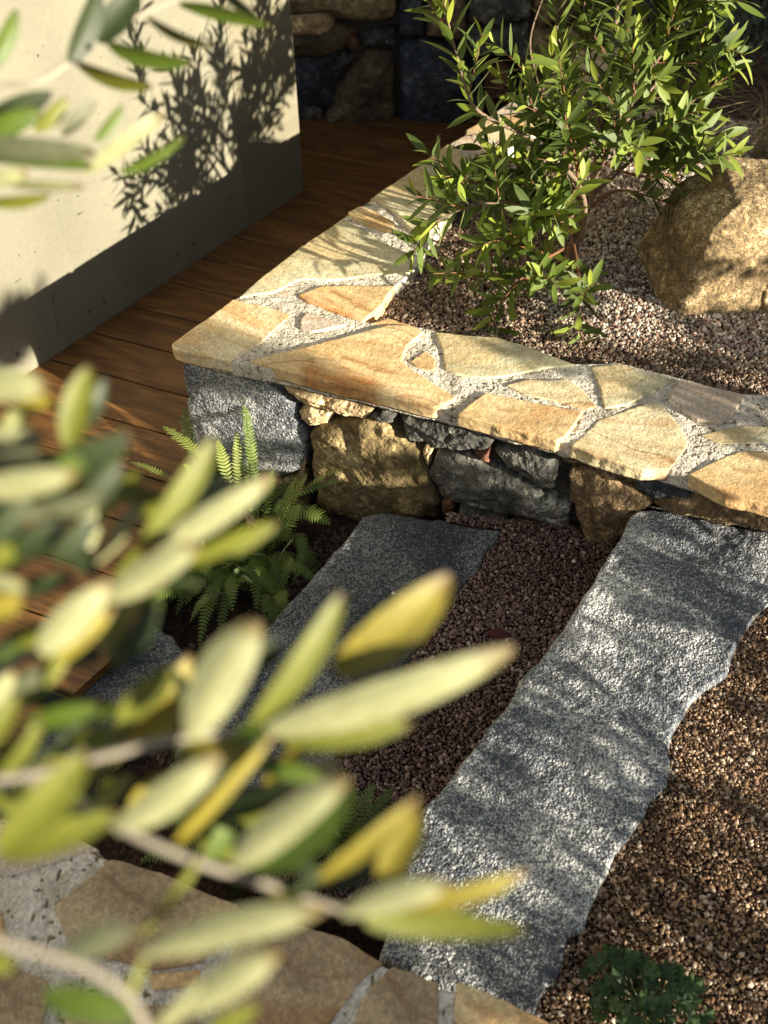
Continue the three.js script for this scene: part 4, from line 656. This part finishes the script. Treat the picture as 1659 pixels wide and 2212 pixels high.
// ---------------------------------------------------------------- olive twigs close to the camera
{
  const t = thing('olive_shrub', 'pale leaved olive shrub close to the camera, out of focus', 'shrub', V3(-0.42, 0.3, -0.12));
  const bark = new THREE.MeshStandardMaterial({ color: new THREE.Color(0.33, 0.29, 0.22), roughness: 0.85 }), grey = new THREE.MeshStandardMaterial({ color: new THREE.Color(0.2, 0.19, 0.15), roughness: 0.85 }), yel = new THREE.MeshStandardMaterial({ color: new THREE.Color(0.4, 0.33, 0.06), roughness: 0.7 });
  const veins = [1, 2].map((k) => tex(128, 1, (u, v) => { const q = Math.abs(u - 0.5) * 2, rib = sm(0.07, 0.02, q), side = sm(0.25, 0.05, Math.abs(((v * 9 - q * 2.2) % 1 + 1) % 1 - 0.5)), bl = fbm(u * 4, v * 9, k * 7, 4, 0.55), sp = sm(0.62, 0.75, noise3(u * 14, v * 30, k)); let c = [0.86 + 0.1 * bl, 0.87 + 0.09 * bl, 0.84 + 0.1 * bl]; c = mix(c, [1, 0.98, 0.86], rib * 0.8 + side * 0.12); c = mix(c, [0.55, 0.4, 0.22], sp * 0.5 + sm(0.93 - 0.05 * k + bl * 0.08, 1, v) * 0.7); return c; }));
  const C = { p: [0.52, 0.52, 0.28], g: [0.12, 0.19, 0.01], d: [0.035, 0.06, 0.008], y: [0.4, 0.33, 0.03], o: [0.23, 0.25, 0.02], v: [0.2, 0.215, 0.12], b: [0.36, 0.2, 0.06] };
  const mats = {}; for (const k in C) { mats[k] = leafMat(...C[k], 0.55, 0.3); mats[k].map = veins['pyb'.includes(k) ? 1 : 0]; }
  const back = { p: 'g', g: 'p', d: 'v', y: 'p', o: 'v', v: 'd', b: 'o' };
  let seed = 1;
  function leaf(parent, [x0, y0, x1, y1, w, dep, c, roll = 0, bend = 0.05, dd = 0]) {
    const B = atDeep(x0, y0, dep), T = atDeep(x1, y1, dep + dd), L = T.clone().sub(B), len = L.length(), y = L.clone().normalize(), eye = camera.position.clone().sub(B).normalize();
    let nrm = eye.addScaledVector(y, -eye.dot(y)).normalize().applyAxisAngle(y, roll * Math.PI / 180); const x = V3(0, 0, 0).crossVectors(y, nrm), W = 0.8 * w / FOCAL * dep / Math.max(0.45, Math.cos(roll * Math.PI / 180));
    const R = rng(seed++), nl = 14, nw = 4, sway = (R() - 0.5) * 0.3, curl = (R() - 0.5) * 0.5, skew = 0.82 + R() * 0.26, g2 = (off, flip) => {
      const pos = [], uv = [], idx = [];
      for (let i = 0; i <= nl; i++) { const s = i / nl, hw = W / 2 * Math.pow(Math.sin(Math.PI * Math.min(0.995, 0.03 + 0.95 * Math.pow(s, skew))), 0.58); for (let j = 0; j <= nw; j++) { const q = j / nw * 2 - 1; const v = B.clone().addScaledVector(y, len * s).addScaledVector(x, q * hw + sway * len * s * (1 - s)).addScaledVector(nrm, bend * len * 4 * s * (1 - s) + curl * q * hw * s - 0.3 * Math.abs(q) * hw * (c === 'p' || c === 'v' ? 1 : -1) + off); pos.push(v.x, v.y, v.z); uv.push(q * 0.5 + 0.5, s); } }
      for (let i = 0; i < nl; i++) for (let j = 0; j < nw; j++) { const a = i * (nw + 1) + j, b2 = a + nw + 1; flip ? idx.push(a, b2, a + 1, a + 1, b2, b2 + 1) : idx.push(a, a + 1, b2, a + 1, b2 + 1, b2); }
      const g = new THREE.BufferGeometry(); g.setAttribute('position', new THREE.Float32BufferAttribute(pos, 3)); g.setAttribute('uv', new THREE.Float32BufferAttribute(uv, 2)); g.setIndex(idx); g.computeVertexNormals(); return g;
    };
    const f = g2(0.0003, false), k = g2(-0.0003, true), g = mergeGeometries([f, k], true);
    part('leaf', local(g, t), [mats[c], mats[back[c]]], parent);
  }
  const stem = (pts, r0, r1, m) => part('branch', local(tube(pts.map(([x, y, d]) => atDeep(x, y, d)), r0 * 0.8, r1 * 0.8, 30, 8), t), m, t);
  // upper twig, further away
  const s1 = stem([[-160, 200, 0.56], [0, 184, 0.56], [80, 178, 0.56], [140, 142, 0.57], [200, 92, 0.58], [290, 40, 0.59], [400, -10, 0.6], [520, -60, 0.6]], 0.0026, 0.0018, bark);
  for (const l of [[-20, 150, 36, 22, 48, 0.55, 'g', 20], [150, 135, 214, -30, 62, 0.57, 'd', 25], [215, 92, 300, -20, 70, 0.58, 'd', -20], [232, 94, 414, 134, 46, 0.56, 'g', 30], [165, 134, 328, 186, 36, 0.57, 'o', 50], [318, 36, 458, 98, 30, 0.58, 'o', 55], [388, 8, 584, 54, 38, 0.6, 'g', 30], [470, -30, 560, 40, 26, 0.6, 'd', 40],
    [-30, 262, 112, 200, 54, 0.5, 'd', 10], [75, 282, 146, 212, 40, 0.52, 'o', 30], [-60, 312, 205, 330, 62, 0.46, 'v', 10], [186, 374, 354, 246, 48, 0.5, 'p', 20], [258, 372, 398, 294, 28, 0.52, 'g', 45], [-20, 342, 200, 362, 50, 0.49, 'g', -30], [135, 292, 206, 220, 34, 0.52, 'v', 20], [205, 305, 264, 228, 32, 0.53, 'g', 30], [-30, 436, 108, 422, 34, 0.5, 'o', 30], [-20, 392, 182, 404, 22, 0.5, 'p', 60], [-40, 300, 90, 240, 60, 0.5, 'g', 10], [-60, 395, 60, 372, 46, 0.49, 'p', 10], [20, 260, 110, 205, 36, 0.51, 'd', 20]]) leaf(s1, l);
  // middle twigs
  const s2 = stem([[-120, 1500, 0.36], [0, 1445, 0.36], [130, 1380, 0.36], [250, 1310, 0.36], [330, 1245, 0.37], [420, 1178, 0.37]], 0.0026, 0.0014, grey);
  for (const l of [[345, 1185, 590, 1028, 74, 0.36, 'p', 15], [410, 1215, 598, 1128, 66, 0.37, 'o', 30], [236, 1296, 430, 1176, 86, 0.35, 'p', 5], [305, 1180, 462, 944, 68, 0.36, 'o', 25], [200, 1222, 316, 1078, 40, 0.37, 'p', 35], [88, 1412, 238, 1258, 98, 0.34, 'p', 10], [245, 1440, 338, 1306, 70, 0.36, 'd', 20], [92, 1440, 245, 1312, 58, 0.35, 'y', 30], [240, 1300, 260, 1440, 56, 0.36, 'o', 30], [300, 1330, 340, 1290, 50, 0.36, 'g', 30],
    [100, 1020, 280, 945, 88, 0.34, 'd', 20], [180, 1010, 276, 938, 70, 0.345, 'g', 15], [-50, 960, 96, 948, 80, 0.35, 'p', 20], [-60, 842, 102, 836, 88, 0.36, 'p', 5], [20, 880, 116, 858, 36, 0.37, 'y', 20], [40, 920, 82, 868, 14, 0.37, 'y', 0, 0], [-60, 1060, 168, 1020, 78, 0.33, 'p', 20], [40, 1072, 215, 975, 60, 0.34, 'g', 15], [-50, 1098, 112, 1112, 50, 0.34, 'v', 30], [90, 1100, 222, 1076, 56, 0.34, 'v', 20], [150, 1120, 260, 1000, 66, 0.35, 'd', 20], [-40, 1180, 60, 1060, 70, 0.34, 'd', 20], [-40, 1255, 58, 1270, 56, 0.33, 'p', 25], [-40, 1330, 50, 1290, 62, 0.33, 'y', 25], [40, 1200, 140, 1130, 74, 0.35, 'd', 10], [120, 1210, 200, 1120, 70, 0.35, 'd', 15], [-40, 1010, 90, 980, 60, 0.34, 'v', 20], [-50, 1220, 40, 1180, 60, 0.35, 'o', 20], [140, 1080, 180, 960, 50, 0.35, 'o', 30], [-40, 1420, 30, 1390, 40, 0.35, 'd', 20], [150, 1180, 210, 1240, 60, 0.36, 'd', 10], [60, 1150, 20, 1230, 60, 0.36, 'g', 30], [120, 1000, 60, 1080, 50, 0.35, 'v', 40]]) leaf(s2, l);
  { const R = rng(88); for (let i = 0; i < 24; i++) { const x = -40 + R() * R() * 420, y = 960 + R() * 520 - x * 0.2, a = -0.5 + (R() - 0.5) * 2.2, l = 110 + R() * 110; leaf(s2, [x, y, x + Math.cos(a) * l, y + Math.sin(a) * l, 44 + R() * 40, 0.37 + R() * 0.06, 'ddogdovp'[Math.floor(R() * 8)], (R() - 0.5) * 90]); } }
  // lower twigs
  const s3 = stem([[-150, 1690, 0.34], [60, 1672, 0.34], [240, 1628, 0.34], [420, 1590, 0.345], [560, 1585, 0.35], [650, 1575, 0.35]], 0.0028, 0.0016, bark);
  for (const l of [[412, 1596, 556, 1342, 142, 0.33, 'p', 5], [548, 1560, 738, 1282, 76, 0.34, 'o', 25], [725, 1452, 972, 1245, 132, 0.35, 'y', 10], [760, 1420, 968, 1262, 60, 0.353, 'b', 0], [575, 1580, 1108, 1402, 112, 0.34, 'p', 25, 0.06], [610, 1600, 890, 1560, 62, 0.35, 'o', 30], [535, 1638, 700, 1682, 50, 0.37, 'g', 20], [60, 1562, 214, 1528, 54, 0.35, 'g', 30], [256, 1566, 376, 1440, 74, 0.35, 'o', 15], [0, 1835, 188, 1622, 116, 0.32, 'o', 10], [250, 1795, 474, 1632, 98, 0.33, 'p', 10], [376, 1824, 590, 1584, 40, 0.34, 'y', 40], [-60, 1560, 30, 1450, 60, 0.34, 'p', 30], [-40, 1700, 90, 1560, 70, 0.34, 'o', 20], [380, 1450, 440, 1560, 40, 0.36, 'd', 30], [560, 1440, 600, 1380, 60, 0.36, 'd', 20], [20, 1490, 120, 1440, 50, 0.35, 'v', 20], [620, 1520, 580, 1600, 40, 0.35, 'g', 30], [500, 1600, 640, 1530, 60, 0.345, 'g', 20], [100, 1480, 150, 1350, 40, 0.35, 'o', 40], [-40, 1620, 40, 1500, 60, 0.33, 'o', 10]]) leaf(s3, l);
  { const R = rng(99); for (let i = 0; i < 30; i++) { const x = -40 + R() * 620, y = 1500 + R() * 330 + x * 0.1, a = -0.4 + (R() - 0.5) * 2, l = 100 + R() * 110; leaf(s3, [x, y, x + Math.cos(a) * l, y + Math.sin(a) * l, 40 + R() * 36, 0.37 + R() * 0.06, 'ddogoyov'[Math.floor(R() * 8)], (R() - 0.5) * 90]); } }
  const s4 = stem([[60, 1680, 0.34], [170, 1735, 0.335], [300, 1808, 0.33], [420, 1860, 0.33], [560, 1905, 0.335], [720, 1960, 0.34], [800, 1975, 0.34]], 0.0024, 0.0014, bark);
  for (const l of [[0, 1850, 256, 1756, 76, 0.33, 'o', 25], [505, 1872, 752, 1680, 100, 0.33, 'p', 10], [560, 1880, 750, 1690, 150, 0.335, 'g', 5], [690, 1898, 905, 1722, 52, 0.33, 'y', 25], [820, 1905, 908, 1750, 86, 0.335, 'y', 5], [740, 1975, 975, 1912, 76, 0.33, 'p', 15], [850, 1960, 1136, 1882, 50, 0.335, 'y', 35, 0.08], [790, 1990, 1138, 2010, 74, 0.335, 'o', 25, -0.07], [300, 2062, 700, 1965, 92, 0.32, 'p', 10, 0.06], [300, 2020, 440, 1832, 26, 0.33, 'o', 50], [640, 1930, 560, 1960, 40, 0.335, 'y', 20], [620, 1940, 700, 1880, 40, 0.335, 'd', 20], [700, 1900, 830, 1860, 60, 0.34, 'd', 10], [530, 1830, 600, 1780, 40, 0.34, 'y', 30]]) leaf(s4, l);
  const s5 = stem([[-150, 1985, 0.31], [0, 2032, 0.31], [180, 2088, 0.31], [262, 2140, 0.31], [305, 2200, 0.31], [330, 2280, 0.31]], 0.0026, 0.0018, bark);
  for (const l of [[140, 2060, 292, 2008, 76, 0.31, 'v', 15], [370, 2190, 604, 2056, 92, 0.32, 'p', 15], [95, 2150, 300, 2200, 84, 0.31, 'g', 15], [276, 2160, 312, 2064, 30, 0.32, 'o', 20], [335, 2230, 450, 2110, 40, 0.32, 'p', 30], [430, 2240, 560, 2170, 50, 0.32, 'o', 30], [420, 2200, 480, 2090, 50, 0.325, 'd', 30], [-60, 2060, 40, 2090, 60, 0.32, 'o', 20]]) leaf(s5, l);
  stem([[-150, 1990, 0.31], [-260, 2200, 0.3], [-420, 2700, 0.3]], 0.004, 0.0028, bark);
}

// ---------------------------------------------------------------- unseen foliage towards the sun, laid out for the shade it throws
{
  const R = rng(4321), g = blade(0.42, 0.15, 0.2, 5), M = leafMat(0.07, 0.12, 0.03, 0.6, 0.3), PC = Math.cos(SUN_AZ), PS = Math.sin(SUN_AZ), PQ = (p, q, h) => V3(PC * p + PS * q, h, -(PS * p - PC * q)), tan = Math.tan(SUN_EL);
  function leaves(name, label, n, place, size, woody) {
    const t = thing(name, label, 'shrub', V3(0, 0, 0)); const im = shade(new THREE.InstancedMesh(g, M, n)), m = new THREE.Matrix4(); im.name = 'foliage'; im.userData.kind = 'stuff'; let k = 0;
    for (let i = 0; i < n; i++) { const p = place(); const s = size * (0.6 + R() * 0.8); m.copy(basis(V3(R() - 0.5, R() - 0.4, R() - 0.5), V3(R() - 0.5, R() - 0.5, R() - 0.5))); m.scale(V3(s, s, s)); m.setPosition(p); im.setMatrixAt(k++, m); }
    t.add(im); const bark = new THREE.MeshStandardMaterial({ color: new THREE.Color(0.2, 0.15, 0.1), roughness: 0.9 }); for (const [a, b] of woody) part('branch', tube([a, a.clone().lerp(b, 0.5).add(V3(0.03, 0.02, 0.02)), b], 0.012, 0.005, 10, 6), bark, t);
  }
  // unseen bushes: dense ones added for shade, open ones dappling steps, gravel and capping
  const level = (q, h) => h - tan * (q - 1.687);
  const woody = []; for (let p = -0.3; p < 1.0; p += 0.25) woody.push([PQ(p, 1.75, 0), PQ(p + 0.1, 1.8, 0.7)]);
  leaves('unseen_shrub', 'unseen dense low bushes added right of the frame to shade the deck and the wall foot', 7500, () => { for (;;) { const p = -0.5 + R() * 1.52, q = 1.5 + R() * 0.6, h = 0.4 + R() * 0.85, e = level(q, h); if (e < 1.03 && e > (p < 0.62 ? 0.77 : 0.92)) return PQ(p, q, h); } }, 0.055, woody);
  const w3 = []; for (let p = -0.2; p < 2.2; p += 0.3) w3.push([PQ(p, 1.1, 0), PQ(p + 0.08, 1.15, 0.42)]);
  leaves('unseen_shrub', 'open low bushes to the right of the frame that dapple the steps with shade', 5600, () => { for (;;) { const p = -0.4 + R() * 2.6, q = 0.95 + R() * 0.4, h = 0.15 + R() * 0.75, e = level(q, h); if (e > 0.95 || (p < 1.31 && e > 0.75) || e < 0.35) continue; if (R() < sm(0.02, 0.16, fbm(p * 13, e * 42, 3, 3, 0.6) - (e < 0.6 ? 0.1 : 0))) return PQ(p, q, h); } }, 0.034, w3);
  const w2 = []; for (let p = 2.3; p < 4; p += 0.3) w2.push([PQ(p, 1.3, 0.2), PQ(p, 1.3, 1.9)]);
  leaves('added_hedge', 'unseen tall hedge added right of the frame to shade the back of the garden', 26000, () => { const p = 2.33 + R() * R() * 0.2 + R() * 2.2; return PQ(p, 0.9 + R() * 0.9, 0.2 + R() * 2.4); }, 0.085, w2);  // added out of view to keep the sun off the back wall
}

renderer.render(scene, camera);
